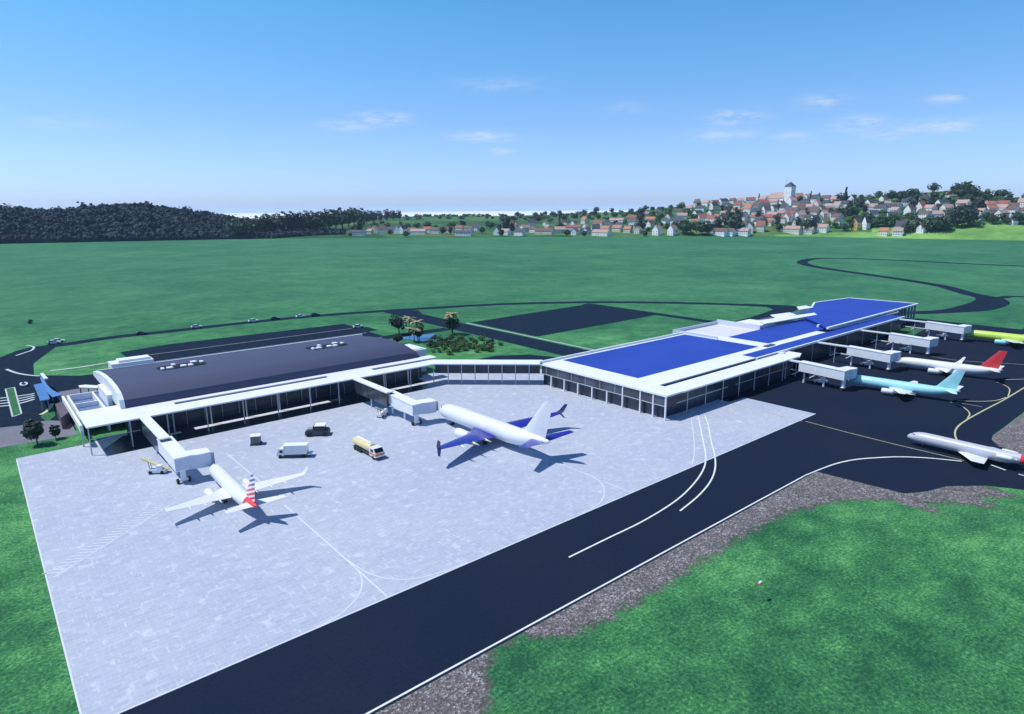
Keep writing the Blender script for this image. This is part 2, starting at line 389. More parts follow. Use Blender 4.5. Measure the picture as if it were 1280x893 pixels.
# plaza at left
mb = MB()
mb.sheet([(-40, 300), (6, 290), (11, 300), (17, 306), (23, 298), (14, 270), (12.6, 250), (23.4, 239.5), (31, 238), (31, 205), (15.2, 205), (15.2, 178), (-40, 186)], Z1)
struct(mb, 'forecourt', 'road_asphalt', 'dark asphalt forecourt left of the terminal')
mb = MB().sheet([(-40, 178), (14.8, 174), (15, 186), (12, 190), (10.6, 191.5), (5, 191), (-40, 205)], Z2)
struct(mb, 'sidewalk', 'sidewalk', 'grey pavement band beside the forecourt')
mb = MB().sheet([(16, 206), (31, 206), (31, 222), (16, 221)], Z2)
struct(mb, 'paved_court', 'sidewalk', 'grey paved court beside the hall end')
mb = MB(); ribbon(mb, spline(A(0, (8, 462), (20, 466.5), (35, 469.3), (50, 470.5))), .9, .1); ribbon(mb, spline(A(0, (33, 432), (42, 434), (40, 438), (32, 441), (20, 445))), .8, .1)
ribbon(mb, spline(A(0, (63, 464), (100, 459.5), (140, 453), (146, 452))), 1.3, .1)
struct(mb, 'forecourt_kerb', 'kerb', 'pale curved kerb at the rim of the forecourt grass')
mb = MB(); ribbon(mb, spline(A(0, (51, 519), (58, 515), (63, 510), (65.5, 505))), .9, .12)
struct(mb, 'yellow_kerb', 'kerb_yellow', 'curved yellowish kerb by the small grass wedge')
mb = MB().sheet(A(0, (51, 520), (60, 515), (66, 507), (68, 512), (69, 520), (60, 527), (52, 523)), Z3)
struct(mb, 'grass_wedge', 'grass_kerbed', 'small grass wedge by the forecourt')
mb = MB().sheet(A(0, (7, 487), (18, 485), (27, 518), (16, 522)), .14)
g = struct(mb, 'median_strip', 'grass_kerbed', 'narrow grass strip with white kerb dividing the forecourt road')
q = A(0, (7, 487), (18, 485), (27, 518), (16, 522)); mb = MB(); q4 = q + [q[0]]
for a, c in zip(q4, q4[1:]): mb.bar((a[0], a[1], .09), (c[0], c[1], .09), .35, .2)
struct(mb, 'median_kerb', 'kerb', 'white kerb around the median grass strip')
mb = MB()
for k in range(4):
    a = at(0 - 8, 497.5 + k * 3.6 - 0, 0); 
    ribbon(mb, spline(A(0, (-8, 499 + k * 3.4), (5, 497.5 + k * 3.4), (16, 496.4 + k * 3.4), (28, 494.6 + k * 3.0), (36, 493.6 + k * 2.6), (43, 492 + k * 2.4))), .75, Z4 - .008)
struct(mb, 'road_markings', 'line_faint', 'pale striped crossing lines painted on the forecourt')
# grass island on the stands
mb = MB().sheet([(281, 100.5), (294, 100.7), (303.5, 101.5), (303.9, 93.7), (285.7, 91.5)], Z2)
struct(mb, 'grass_island', 'grass_kerbed', 'small grass island on the dark stands beside the far hall')

# gravel with attribute 'cover'
def gravel(name, poly_fn, x0, x1, y0, y1, nx, ny, label, zz=.008):
    mb = MB(); mb.v = [(x0 + (x1 - x0) * i / nx, y0 + (y1 - y0) * j / ny, zz) for i in range(nx + 1) for j in range(ny + 1)]
    cov = [poly_fn(v[0], v[1]) for v in mb.v]
    for i in range(nx):
        for j in range(ny):
            q = (i * (ny + 1) + j, (i + 1) * (ny + 1) + j, (i + 1) * (ny + 1) + j + 1, i * (ny + 1) + j + 1)
            if max(cov[k] for k in q) > -.6: mb.f.append(q); mb.mi.append(0)
    o = mb.build(name, 'gravel'); at = o.data.attributes.new('cover', 'FLOAT', 'POINT'); at.data.foreach_set('value', cov)
    tag(o, label, kind='structure'); return o
def cov1(x, y):
    w = interp(x, [(20, 9), (33, 8), (37, 5), (41, 1.2), (45, 1.5), (49, 4.0), (56, 5), (70, 5.0), (85, 4.5), (100, 5), (112, 9), (118, 14), (123, 20), (130, 20)])
    return (w - (52.6 - y)) / 2.5 * .5 + .5 - (.25 if 36 < x < 46 else 0)
gravel('gravel_strip', cov1, 14, 124, 28, 52.5, 110, 26, 'grey brown gravel verge along the taxiway edge')
def cov2(x, y):
    d = (5 + 2 * math.sin(x * .7)) - max(0, (36 - .62 * (x - 121)) - y); return d / 5 * .6 + .3 - max(0, x - 134) * .18
gravel('gravel_corner', cov2, 118, 138, 20, 37.4, 30, 26, 'grey gravel patch at the taxiway corner', .004)
gravel('gravel_island', lambda x, y: 1.5 - max(0, x - 215) * .04 - max(0, 10 - y) * .1, 161.6, 240, 0, 36.1, 40, 20, 'grey gravel area at the right edge of the stands')

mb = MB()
mb.sheet([(18, 153.45), (98.8, 153.45), (101.2, 156), (101.4, 165.6), (22.5, 165.6), (17.6, 158.5)], Z3)  # dark sheet paints the canopy's shade and cast shadow onto the paving
struct(mb, 'painted_floor_shade', 'dark_wall', 'dark sheet painted in as the shade under the long canopy')
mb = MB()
mb.sheet([(36.6, 159.3), (70.5, 159.3), (70.5, 161.2), (36.6, 161.2)], Z4); mb.sheet([(29.5, 159.0), (33.5, 159.0), (33.5, 160.4), (29.5, 160.4)], Z4); mb.sheet([(84, 158.6), (106, 158.6), (103, 160.4), (84, 160.4)], Z4)  # pale strips paint the sunlight that comes through the roof slots
struct(mb, 'painted_sun_strip', 'line_faint', 'pale strips painted in as sunlight falling through the canopy slots')
# painted lines
mb = MB()
wl = [(-120, 52.95), (40, 52.95), (100, 52.95), (118, 52.9), (124, 52.3), (128.5, 51.6), (133, 50.2), (137, 48), (141.3, 45), (145, 41), (148.2, 35.8)]
ribbon(mb, wl[:3] + [tuple(p) for p in spline(wl[3:])], [.27] * 4 + [.27 + min(.16, .006 * i) for i in range(90)], Z3)
ribbon(mb, [at(1239, 581.5), at(1257, 588)], .4, Z3); ribbon(mb, [at(1273, 593), at(1300, 600)], .35, Z3)
ribbon(mb, spline(A(0, (885, 530), (889, 552), (893, 567), (894, 585), (888, 602), (873, 620), (850, 639))), .3, Z3 + .004)
ribbon(mb, spline(A(0, (874, 527), (879, 552), (882, 569), (880, 585), (868, 604), (845, 626), (805, 651), (760, 673), (711, 697))), .3, Z3 + .004)
ribbon(mb, [at(881, 519), at(885, 530)], .25, Z3 + .004); ribbon(mb, [at(872, 519), at(874, 527)], .25, Z3 + .004)
struct(mb, 'taxiway_lines', 'line_white', 'white edge line and curved guide lines on the dark taxiway')
mb = MB()
ribbon(mb, [(2.6, 69.6), (157, 69.6)], .25, Z4 + .008); ribbon(mb, [(2.9, 164), (2.6, 69.6)], .2, Z4)
gl = A(0, (283, 567), (325, 602)); ribbon(mb, gl, .25, Z3)
ribbon(mb, [(37, 106), (37, 90), (36.8, 69.6)], .25, Z3)
ribbon(mb, spline([(37, 82), (36.6, 77), (34.4, 73), (30.5, 70.4), (27, 69.7)]), .22, Z4)
ribbon(mb, spline([(37, 82), (37.8, 76), (40.5, 72), (45, 70.2), (50, 69.8)]), .22, Z4 + .004)
ribbon(mb, [(86.5, 88), (86.5, 69.7)], .2, Z3)
ribbon(mb, spline([(86.5, 83), (86, 77), (83, 73), (79, 70.5), (74, 69.8)]), .2, Z4); ribbon(mb, spline([(86.5, 82), (88, 76), (92, 71.8), (98, 69.9)]), .2, Z4 + .004)
ribbon(mb, spline(A(0, (864, 524), (867, 545), (868, 565), (865, 581))), .22, Z3)
for k in range(6): ribbon(mb, [at(864 + k * 3.4, 523 - k * .3), at(864.3 + k * 3.4, 525.5 - k * .3)], .2, Z4)
a, c = Vector(at(67, 722)), Vector(at(212, 632)); ribbon(mb, [a, c], .2, Z3)
for k in range(1, 24):
    p = a + (c - a) * (k + .3) / 24; ribbon(mb, [p + Vector((-.1, .15)), p + Vector((-2.1, 1.35))], .22, Z4)
struct(mb, 'apron_lines', 'line_faint', 'faint white guide lines on the pale apron')
mb = MB()
ribbon(mb, A(0, (1007, 527), (1060, 541), (1120, 556), (1205, 576)), .22, Z3)
ribbon(mb, [at(1300, 476), at(1280, 485)] + spline(A(0, (1280, 485), (1255, 500), (1232, 512), (1212, 523), (1200, 531), (1194.5, 538), (1194, 545), (1198, 554))), .38, Z3)
ribbon(mb, spline(A(0, (1188, 503), (1200, 507), (1209, 513), (1212, 518), (1209, 524))), .3, Z4)
ribbon(mb, spline(A(0, (1197, 501), (1222, 502), (1244, 501), (1258, 497))), .3, Z4)
ribbon(mb, spline(A(0, (1246, 478), (1256, 482), (1262, 487), (1260, 496))), .3, Z4)
ribbon(mb, spline(A(0, (1195, 503), (1228, 509))), .2, Z4 + .004)
ribbon(mb, spline(A(0, (1256, 475), (1285, 474))), .3, Z4)
ribbon(mb, spline(A(0, (1160, 445), (1200, 451), (1280, 456))), .25, Z4)
ribbon(mb, [(149, 69), (149, 90)], .2, Z4 + .004)
struct(mb, 'stand_lines', 'line_yellow', 'pale yellow guide lines on the dark stands')

# ------------------------------------------------------------------ terminals
ZR = 6.3
# covered walkway (long white canopy)
cw = empty('canopy_walkway', (60, 160, 0)); tag(cw, 'long flat white canopy on thin posts along the apron in front of the arched hall', 'canopy')
def addto(mb, name, mat, par, **kw):
    o = mb.build(name, mat, None, **kw); o.parent = par; o.matrix_parent_inverse = Matrix.Translation(par.location).inverted(); return o
mb = MB(); t0, t1 = ZR - .32, ZR
mb.box(15, 33.5, 155.9, 170.2, t0, t1); mb.box(33.5, 71.5, 155.9, 161.8, t0, t1); mb.box(33.5, 71.5, 163.7, 170.2, t0, t1)
mb.box(71.5, 84.5, 155.9, 170.2, t0, t1)
mb.box(84.5, 99.8, 155.9, 160.9, t0, t1); mb.box(84.5, 107.0, 162.9, 166.6, t0, t1)
mb.prism([(99.8, 155.9), (101.4, 155.9), (104.2, 160.9), (99.8, 160.9)], t0, t1)
mb.prism([(101.4, 155.9), (124.7, 134.5), (128.5, 138.6), (104.2, 160.9)], t0, t1)
addto(mb, 'roof_slab', 'white_roof', cw)
mb = MB(); mb.box(24.9, 26.9, 138, 155.9, t0 + .05, t1 - .004); addto(mb, 'gate_arm_roof', 'white_roof', cw)
mb = MB(); mb.bar((104.6, 160.4, 4.0), (127.9, 139.1, 4.0), .12, 3.8); addto(mb, 'back_glass', 'facade_glass', cw)
mb = MB(); mb.box(75.5, 77.6, 138, 155.9, t0 + .05, t1 - .004); addto(mb, 'gate_arm_roof', 'white_roof', cw)
for x in (24.9, 75.5):
    mb = MB(); mb.box(x + .15, x + .27, 138.3, 155.8, 2.6, t0 + .05); mb.box(x + 1.7, x + 1.82, 138.3, 155.8, 2.6, t0 + .05); mb.box(x + .27, x + 1.7, 138.3, 155.8, 2.6, 2.8)
    addto(mb, 'glazed_passage', 'upper_glass', cw)
for k, x in enumerate([15.3, 23.0, 30.3, 38.6, 46.9, 55.2, 63.5, 71.5, 85.5, 93.5, 101.3]):
    mb = MB().tube((x, 156.25, 0), (x, 156.25, t0), .13); addto(mb, 'post', 'steel_post', cw)
for k in range(1, 8):
    f = k / 8; x, y = 101.4 + 23.3 * f + .3, 155.9 - 21.4 * f + .3
    mb = MB().tube((x, y, 0), (x, y, t0), .13); addto(mb, 'post', 'steel_post', cw)
for k, x in enumerate([30.3, 38.6, 46.9, 55.2, 63.5, 71.5, 85.5, 93.5]):
    mb = MB().tube((x + 2.2, 161.2, 0), (x + 2.2, 161.2, t0), .16); addto(mb, 'post', 'steel_post', cw)
for x, y in ((25.9, 148), (76.5, 148)):
    mb = MB().tube((x, y, 0), (x, y, 2.6), .16); addto(mb, 'post', 'white_metal', cw)
mb = MB(); mb.box(15.4, 24.8, 156.5, 156.6, 3.3, 3.45); addto(mb, 'rail', 'steel_post', cw)
# dark glazed wall behind the walkway
gw = MB(); gw.box(23.6, 103, 165.6, 165.85, 0, 5.9)
gwall = gw.build('glazed_wall', 'facade_glass'); tag(gwall, 'dark glazed wall standing in the shade at the back of the long canopy', 'wall')
for k in range(20):
    x = 24 + k * 4.1; mb = MB().box(x, x + .1, 165.4, 165.58, 0, 5.9); mb.build('mullion', 'steel_post', gwall)
# arched hall
hall = empty('arched_hall', (62, 185, 0)); tag(hall, 'long hall with a dark grey arched roof and white curved gable', 'hall')
prof = [(165.9, 6.3), (166.4, 8.1), (168.5, 9.3), (173, 10.0), (180, 10.25), (187.5, 10.0), (195, 9.3), (203, 8.1)]
def arch_z(y): return interp(y, prof)
mb = MB(); rings = []
for x in (24.0, 98.5, 101.5, 103.3):
    k = {24.0: 0, 98.5: 0, 101.5: .5, 103.3: 1.7}[x]; rings.append([(x, y, z - k) for y, z in prof] + [(x, 203, 5), (x, 165.9, 5)])
mb.loft(rings); addto(mb, 'roof', 'vault_roof', hall, fix=True, smooth='auto')
mb = MB(); mb.box(24.2, 102.8, 166.0, 202.9, 0, 5.0); addto(mb, 'wall', 'dark_wall', hall)
mb = MB(); pg = [(y, z + .18) for y, z in prof] + [(203, 7.2), (195, 7.0), (180, 6.9), (166, 5.4)]
mb.loft([[(x, y, z) for y, z in pg] for x in (23.0, 23.98)]); addto(mb, 'gable_wall', 'white_roof', hall, fix=True)
mb = MB(); mb.box(22.0, 23.0, 176, 189, 4.2, 7.6); addto(mb, 'gable_box', 'white_roof', hall)
mb = MB(); mb.box(24, 103, 203, 203.5, 7.4, 8.35); addto(mb, 'parapet', 'white_metal', hall)
def onroof(px, py):
    z = 8.0
    for _ in range(60):
        x, y = at(px, py, z); z += (arch_z(y) - z) * .2
    return x, y
for c0, c1 in (((196, 461.5), (257, 453.5)), ((384, 436.5), (432, 430))):
    a, c = Vector(onroof(*c0)), Vector(onroof(*c1)); L = abs(c.x - a.x); mx, my = (a.x + c.x) / 2, (a.y + c.y) / 2; hw = 2.9
    mb = MB(); top_ = []
    for k in range(9):
        y = my + hw * (k / 4 - 1); w = L / 2 - .9 + .9 * math.sqrt(max(0, 1 - (k / 4 - 1) ** 2)); zt = arch_z(y)
        top_.append([(mx - w, y, zt - .4), (mx + w, y, zt - .4), (mx + w, y, zt + .14), (mx - w, y, zt + .14)])
    mb.loft(top_); sk = addto(mb, 'skylight', 'slot_black', hall, fix=True)
    n = 7
    for k in range(n):
        f = (k + .5) / n; x = a.x + (c.x - a.x) * f; w = (.42, .8, .5, .75, .6, .8, .45)[k]; yy = my + (-2.0, -2.1, 1.6, -1.9, -2.2, 1.8, .4)[k]; zt = arch_z(yy) + .1
        v = MB(); v.prism([(x - w, yy - .8), (x + w, yy - .8), (x + w * .8, yy + .8), (x - w * .8, yy + .8)], zt, zt + .4)
        o = v.build('roof_vent', 'white_roof', sk)
# low end building at left of hall
eb = empty('courtyard_building', (19, 183, 0)); tag(eb, 'low white-walled block with sunken grey blue roof at the left end of the hall', 'building')
mb = MB()
for x0, x1, y0, y1 in ((15.6, 16.0, 172, 193.6), (16.0, 22.6, 193.2, 193.6), (16.0, 20.9, 183.0, 183.4), (20.9, 21.3, 172, 193.2)): mb.box(x0, x1, y0, y1, 0, 5.0)
addto(mb, 'wall', 'white_metal', eb)
mb = MB(); mb.box(14.5, 15.0, 163, 193.6, 3.7, 5.0); addto(mb, 'side_fascia', 'white_metal', eb)
mb = MB(); mb.box(14.6, 14.9, 163.2, 163.5, 0, 3.7); addto(mb, 'post', 'steel_post', eb)
mb = MB(); mb.box(16.0, 20.9, 183.4, 193.2, 2.8, 3.4); mb.box(16.0, 20.9, 172, 183, 3.2, 3.9); mb.box(21.3, 23.0, 172, 193.2, 4.0, 4.6); addto(mb, 'roof', 'courtyard_blue', eb)
# plant rooms
pr_ = empty('plant_room', (40, 208, 0)); tag(pr_, 'long low white plant block on the far side of the arched roof, towards its left end', 'building')
q = A(9.2, (145, 457), (152, 450), (200, 443.5), (211, 448)); ys = 205; 
mb = MB(); mb.box(27.5, 38, 203.6, 209, 0, 9.3); mb.box(29.5, 37.4, 204.6, 208.4, 9.3, 9.9); addto(mb, 'wall', 'white_roof', pr_)
mb = MB(); mb.box(27.5, 38, 203.7, 203.75, 8.0, 8.4); 
bx = empty('roof_block', (106, 180, 0)); tag(bx, 'small white flat-topped block at the right end of the arched hall', 'building')
mb = MB(); mb.box(103.6, 108.6, 171.5, 181, 0, 7.1); addto(mb, 'wall', 'lavender_shade_panel', bx)
mb = MB(); mb.box(103.4, 108.8, 171.3, 181.2, 7.1, 7.35); addto(mb, 'roof', 'white_roof', bx)
mb = MB(); mb.box(104.2, 108.0, 172.1, 180.4, 7.352, 7.6); addto(mb, 'roof_curb', 'white_roof', bx)

# blue terminal
bt = empty('blue_terminal', (160, 112, 0)); tag(bt, 'long flat terminal with bright blue roofing, white roof borders and dark glass walls', 'terminal')
mb = MB(); w0 = 5.9
mb.box(124.5, 131.2, 90.6, 98.0, w0, ZR); mb.box(131.2, 189.2, 90.4, 96.2, w0, ZR)
mb.box(124.5, 200.3, 98.0, 136.0, w0, ZR)
mb.box(200.3, 234, 103.0, 106.3, w0, ZR + .03); mb.box(189.2, 192, 96.2, 98, w0, ZR)
addto(mb, 'roof_slab', 'white_roof', bt)
mb = MB(); mb.box(132.6, 193.2, 105.9, 134.2, ZR + .004, ZR + .07); addto(mb, 'blue_roofing', 'seamed_blue', bt)
mb = MB(); mb.prism([(200.3, 106.3), (250, 106.3), (255, 122.0), (200.3, 121.3)], w0, ZR + .05); addto(mb, 'blue_roofing', 'seamed_blue', bt)
mb = MB(); mb.box(178, 292, 97.9, 102.6, ZR + .006, ZR + .1); mb.box(200.3, 292, 98.0, 102.9, w0, ZR + .004); addto(mb, 'blue_roofing', 'seamed_blue', bt)
mb = MB(); mb.box(177.5, 292.2, 97.3, 97.88, w0 - .1, ZR + .16); mb.box(124.6, 196, 135.6, 136.1, ZR + .002, ZR + .6)
addto(mb, 'roof_edge', 'white_metal', bt)
# terrace and its parapets
mb = MB(); mb.box(194.5, 222, 121.5, 139.5, 4.8, 6.0); addto(mb, 'terrace_floor', 'terrace', bt)
mb = MB(); mb.box(193.9, 194.3, 121.5, 139.9, 5, 7.2); mb.box(194.3, 222, 139.5, 139.9, 5, 7.2); mb.box(221.6, 222, 121.5, 139.5, 5, 7.9); addto(mb, 'parapet', 'lavender_shade_panel', bt)
mb = MB(); mb.box(222.2, 236, 123.5, 134, 4.8, 7.1); addto(mb, 'terrace_block', 'white_metal', bt)
mb = MB(); mb.prism([(226, 122.5), (262, 119.5), (266, 122.5), (232, 128)], 7.6, 7.8); addto(mb, 'canopy_blade', 'white_roof', bt)
mb = MB(); mb.prism([(244, 127), (258, 126), (262, 131), (250, 133)], 7.2, 7.4); addto(mb, 'canopy_blade', 'white_roof', bt)
mb = MB(); mb.prism([(268, 130), (279, 129), (282, 134), (276, 135)], 7.8, 8.0); addto(mb, 'canopy_blade', 'white_roof', bt)
mb = MB(); mb.box(242, 252, 109.3, 110.1, ZR + .05, ZR + .9); addto(mb, 'roof_upstand', 'white_roof', bt)
_a, _b = at(1041, 411, ZR + .4), at(1123, 390, ZR + .4)
mb = MB(); mb.bar((*_a, ZR + .3), (*_b, ZR + .3), .5, .4); mb.prism([(_a[0] - 3, _a[1]), (_a[0] + 3, _a[1]), (_a[0] + 6, _a[1] + 1.6), (_a[0] - 2, _a[1] + 1.6)], ZR + .15, ZR + .6); addto(mb, 'roof_trim', 'white_roof', bt)
# dark roof gap
mb = MB(); mb.box(194.5, 199.5, 103.5, 105, ZR + .002, ZR + .3); addto(mb, 'roof_gap_cover', 'dark_wall', bt)
# walls
mb = MB(); mb.box(125.8, 189, 98.2, 135.2, 0, w0); mb.box(189, 292, 98.4, 135, 0, w0); mb.box(131.4, 188.8, 92.4, 98.2, 3.3, 3.5)
addto(mb, 'glass_wall', 'facade_glass', bt)
mb = MB(); mb.box(126, 188.9, 92.5, 92.65, 0, w0); mb.box(125.9, 126.05, 92.6, 98.2, 0, w0); mb.box(188.75, 188.9, 92.6, 98.2, 0, w0); addto(mb, 'front_glass', 'facade_glass', bt)
mb = MB(); mb.box(124.9, 125.0, 91, 135, 3.5, w0); addto(mb, 'upper_glass', 'upper_glass', bt)
mb = MB(); mb.box(124.8, 124.95, 91, 135, 3.3, 3.5); addto(mb, 'rail', 'steel_post', bt)
mb = MB(); mb.box(129.5, 152, 91.2, 91.3, 3.3, 3.5); addto(mb, 'rail', 'steel_post', bt)
mb = MB(); mb.box(156, 184, 91.2, 91.3, 3.3, 3.45); addto(mb, 'rail', 'steel_post', bt)
for k, y in enumerate([90.9, 94.6, 98.6, 104.3, 109.6, 114.9, 120.2, 125.5, 130.8]):
    mb = MB(); mb.box(124.7, 125.05, y, y + .35, 0, w0 if k < 4 else 3.3); addto(mb, 'column', 'white_paint', bt)
for y in (107, 112.3, 117.6, 122.9, 128.1, 133): 
    mb = MB(); mb.box(124.82, 124.88, y, y + .12, 3.5, w0); addto(mb, 'mullion', 'steel_post', bt)
for x in [133.5 + 7.9 * k for k in range(8)]:
    mb = MB(); mb.tube((x, 90.9, 0), (x, 90.9, w0), .12); addto(mb, 'column', 'steel_post', bt)
for x in [200 + 13.2 * k for k in range(7)]:
    mb = MB(); mb.tube((x, 97.6, 0), (x, 97.6, w0), .12); addto(mb, 'column', 'steel_post', bt)
# gate arms on the right side
for x in (183.7, 216, 249.7, 286):
    mb = MB(); mb.box(x - .55, x + .55, 77, 97.6 if x > 190 else 90.6, 5.75, 6.15); addto(mb, 'gate_arm_roof', 'white_roof', bt)
    mb = MB(); mb.tube((x, 91.5, 0), (x, 91.5, 5.75), .14); addto(mb, 'column', 'steel_post', bt)
# white cross piece over the first gate arm
mb = MB(); mb.prism([(189.2, 90.4), (196, 93), (196, 97.2), (189.2, 96.2)], 5.6, 5.85); addto(mb, 'gate_roof', 'white_roof', bt)
# far hall
fh = empty('far_hall', (290, 118, 0)); tag(fh, 'blue-roofed hall with slim columns at the far end of the long terminal', 'hall')
HZ = 7.6
q = [(236, 103.4), (326.0, 104.2), (323.5, 132.8), (296, 136.5), (282, 131), (255, 122.2), (246, 112)]
mb = MB(); mb.prism(q, HZ - .5, HZ); addto(mb, 'roof', 'seamed_blue', fh)
mb = MB(); q2 = [(x, y) for x, y in q] 
for a, c in (((236, 103.4), (326.2, 104.2)), ((326.2, 104.2), (323.7, 132.9)), ((323.7, 132.9), (296, 136.7)), ((296, 136.7), (282, 131.2))):
    mb.bar((a[0], a[1], HZ - .1), (c[0], c[1], HZ - .1), .8, .6)
addto(mb, 'roof_edge', 'white_roof', fh)
mb = MB(); mb.prism([(292.2, 105.5), (318, 105.8), (316, 131), (296, 134), (283, 129), (292.2, 126)], 0, HZ - .5); addto(mb, 'glass_wall', 'facade_glass', fh)
mb = MB(); mb.prism([(238, 103.9), (292, 104.4), (292, 122), (256, 121.5), (247, 112.2)], ZR + .12, HZ - .5); addto(mb, 'blue_upstand', 'seamed_blue', fh)
for k in range(10):
    x = 294 + k * 3.5
    mb = MB(); mb.box(x - .18, x + .18, 104.6, 105.3, 0, HZ - .5); addto(mb, 'column', 'steel_post', fh)
for k in range(4):
    y = 110 + k * 7
    mb = MB(); mb.tube((324.2 - k * .4, y, 0), (324.2 - k * .4, y, HZ - .5), .22); addto(mb, 'column', 'steel_post', fh)

# ------------------------------------------------------------------ jet bridges
def make_bridge(label, roomy=1):
    r = empty('jet_bridge'); tag(r, label, 'jet bridge', 'jet bridges at the gates')
    # local: tunnel runs from y=0 (terminal) to y=-13.5, head turns towards +x
    mb = MB(); mb.loft([[(-1.3, y, z0), (1.3, y, z0), (1.3, y, z1), (-1.3, y, z1)] for y, z0, z1 in ((0, 2.9, 5.5), (-13.0, 2.5, 5.1))]); mb.build('tunnel', 'white_metal', r, fix=True)
    mb = MB(); mb.loft([[(-1.4, y, z1), (1.4, y, z1), (1.4, y, z1 + .14), (-1.4, y, z1 + .14)] for y, z1 in ((.1, 5.503), (-13.1, 5.103))]); mb.build('tunnel_roof', 'white_roof', r, fix=True)
    mb = MB(); mb.prism([(1.32, -13.0), (3.0, -13.7), (4.9, -13.7), (4.9, -11.0), (1.32, -10.2)], 2.45, 5.1); h = mb.build('cab', 'lavender_shade_panel', r)  # bluish shade of the cab's sunless face put into its colour
    mb = MB(); mb.prism([(1.2, -13.1), (3.0, -13.8), (5.0, -13.8), (5.0, -10.9), (1.2, -10.1)], 5.103, 5.3); mb.build('cab_roof', 'white_roof', h)
    mb = MB(); mb.loft([[(x, -13.6 + k, 2.6 + k), (x, -11.1 - k, 2.6 + k), (x, -11.1 - k, 5.0 - k), (x, -13.6 + k, 5.0 - k)] for x, k in ((4.92, 0), (5.25, .12), (5.55, .0))]); mb.build('bellows', 'grey_metal', h, fix=True)
    mb = MB(); mb.box(-1.25, 1.25, -13.03, -13.0, 2.7, 4.9); mb.build('end_shade', 'lavender_shade_panel', r)  # thin plate paints the bluish shade on the white tunnel's end
    for y in (-1.2, -7.0):
        mb = MB(); mb.tube((0, y, 0), (0, y, 2.8), .28); mb.build('leg', 'white_metal', r)
    mb = MB(); mb.box(-.4, .4, -12.8, -12.1, .8, 2.5); mb.box(-1.1, 1.1, -12.8, -12.1, .45, .8); mb.build('lift_column', 'white_metal', r)
    for x in (-1.0, 1.0):
        mb = MB(); mb.tube((x - .2, -12.45, .5), (x + .2, -12.45, .5), .5, n=14); mb.build('wheel', 'rubber', r)
    return r
j0 = make_bridge('white jet bridge nearest the camera, joined to the small jet with the striped tail'); j0.location = (26.3, 140.6, 0)
BR = [((77.8, 140.6), 'white jet bridge joined to the nose of the large white jet with dark blue wings'),
      ((183.7, 87.0), 'white jet bridge beside the pale cyan jet on the dark stands'),
      ((216.0, 87.2), 'white jet bridge reaching the white jet with the red tail'),
      ((249.7, 87.2), 'white jet bridge with no aircraft at it, between the red-tailed and the lime jet'),
      ((286.0, 87.4), 'farthest white jet bridge, beside the lime green jet')]
for (x, y), lab in BR:
    c = copy_tree(j0); c.location = (x, y, 0)
    if x > 180:
        for q_ in c.children:
            q_.location.z = .65 if not q_.name.startswith(('leg', 'wheel', 'lift')) else 0
            if q_.name.startswith(('leg', 'lift')): q_.scale.z = 1.28; c['label'] = lab

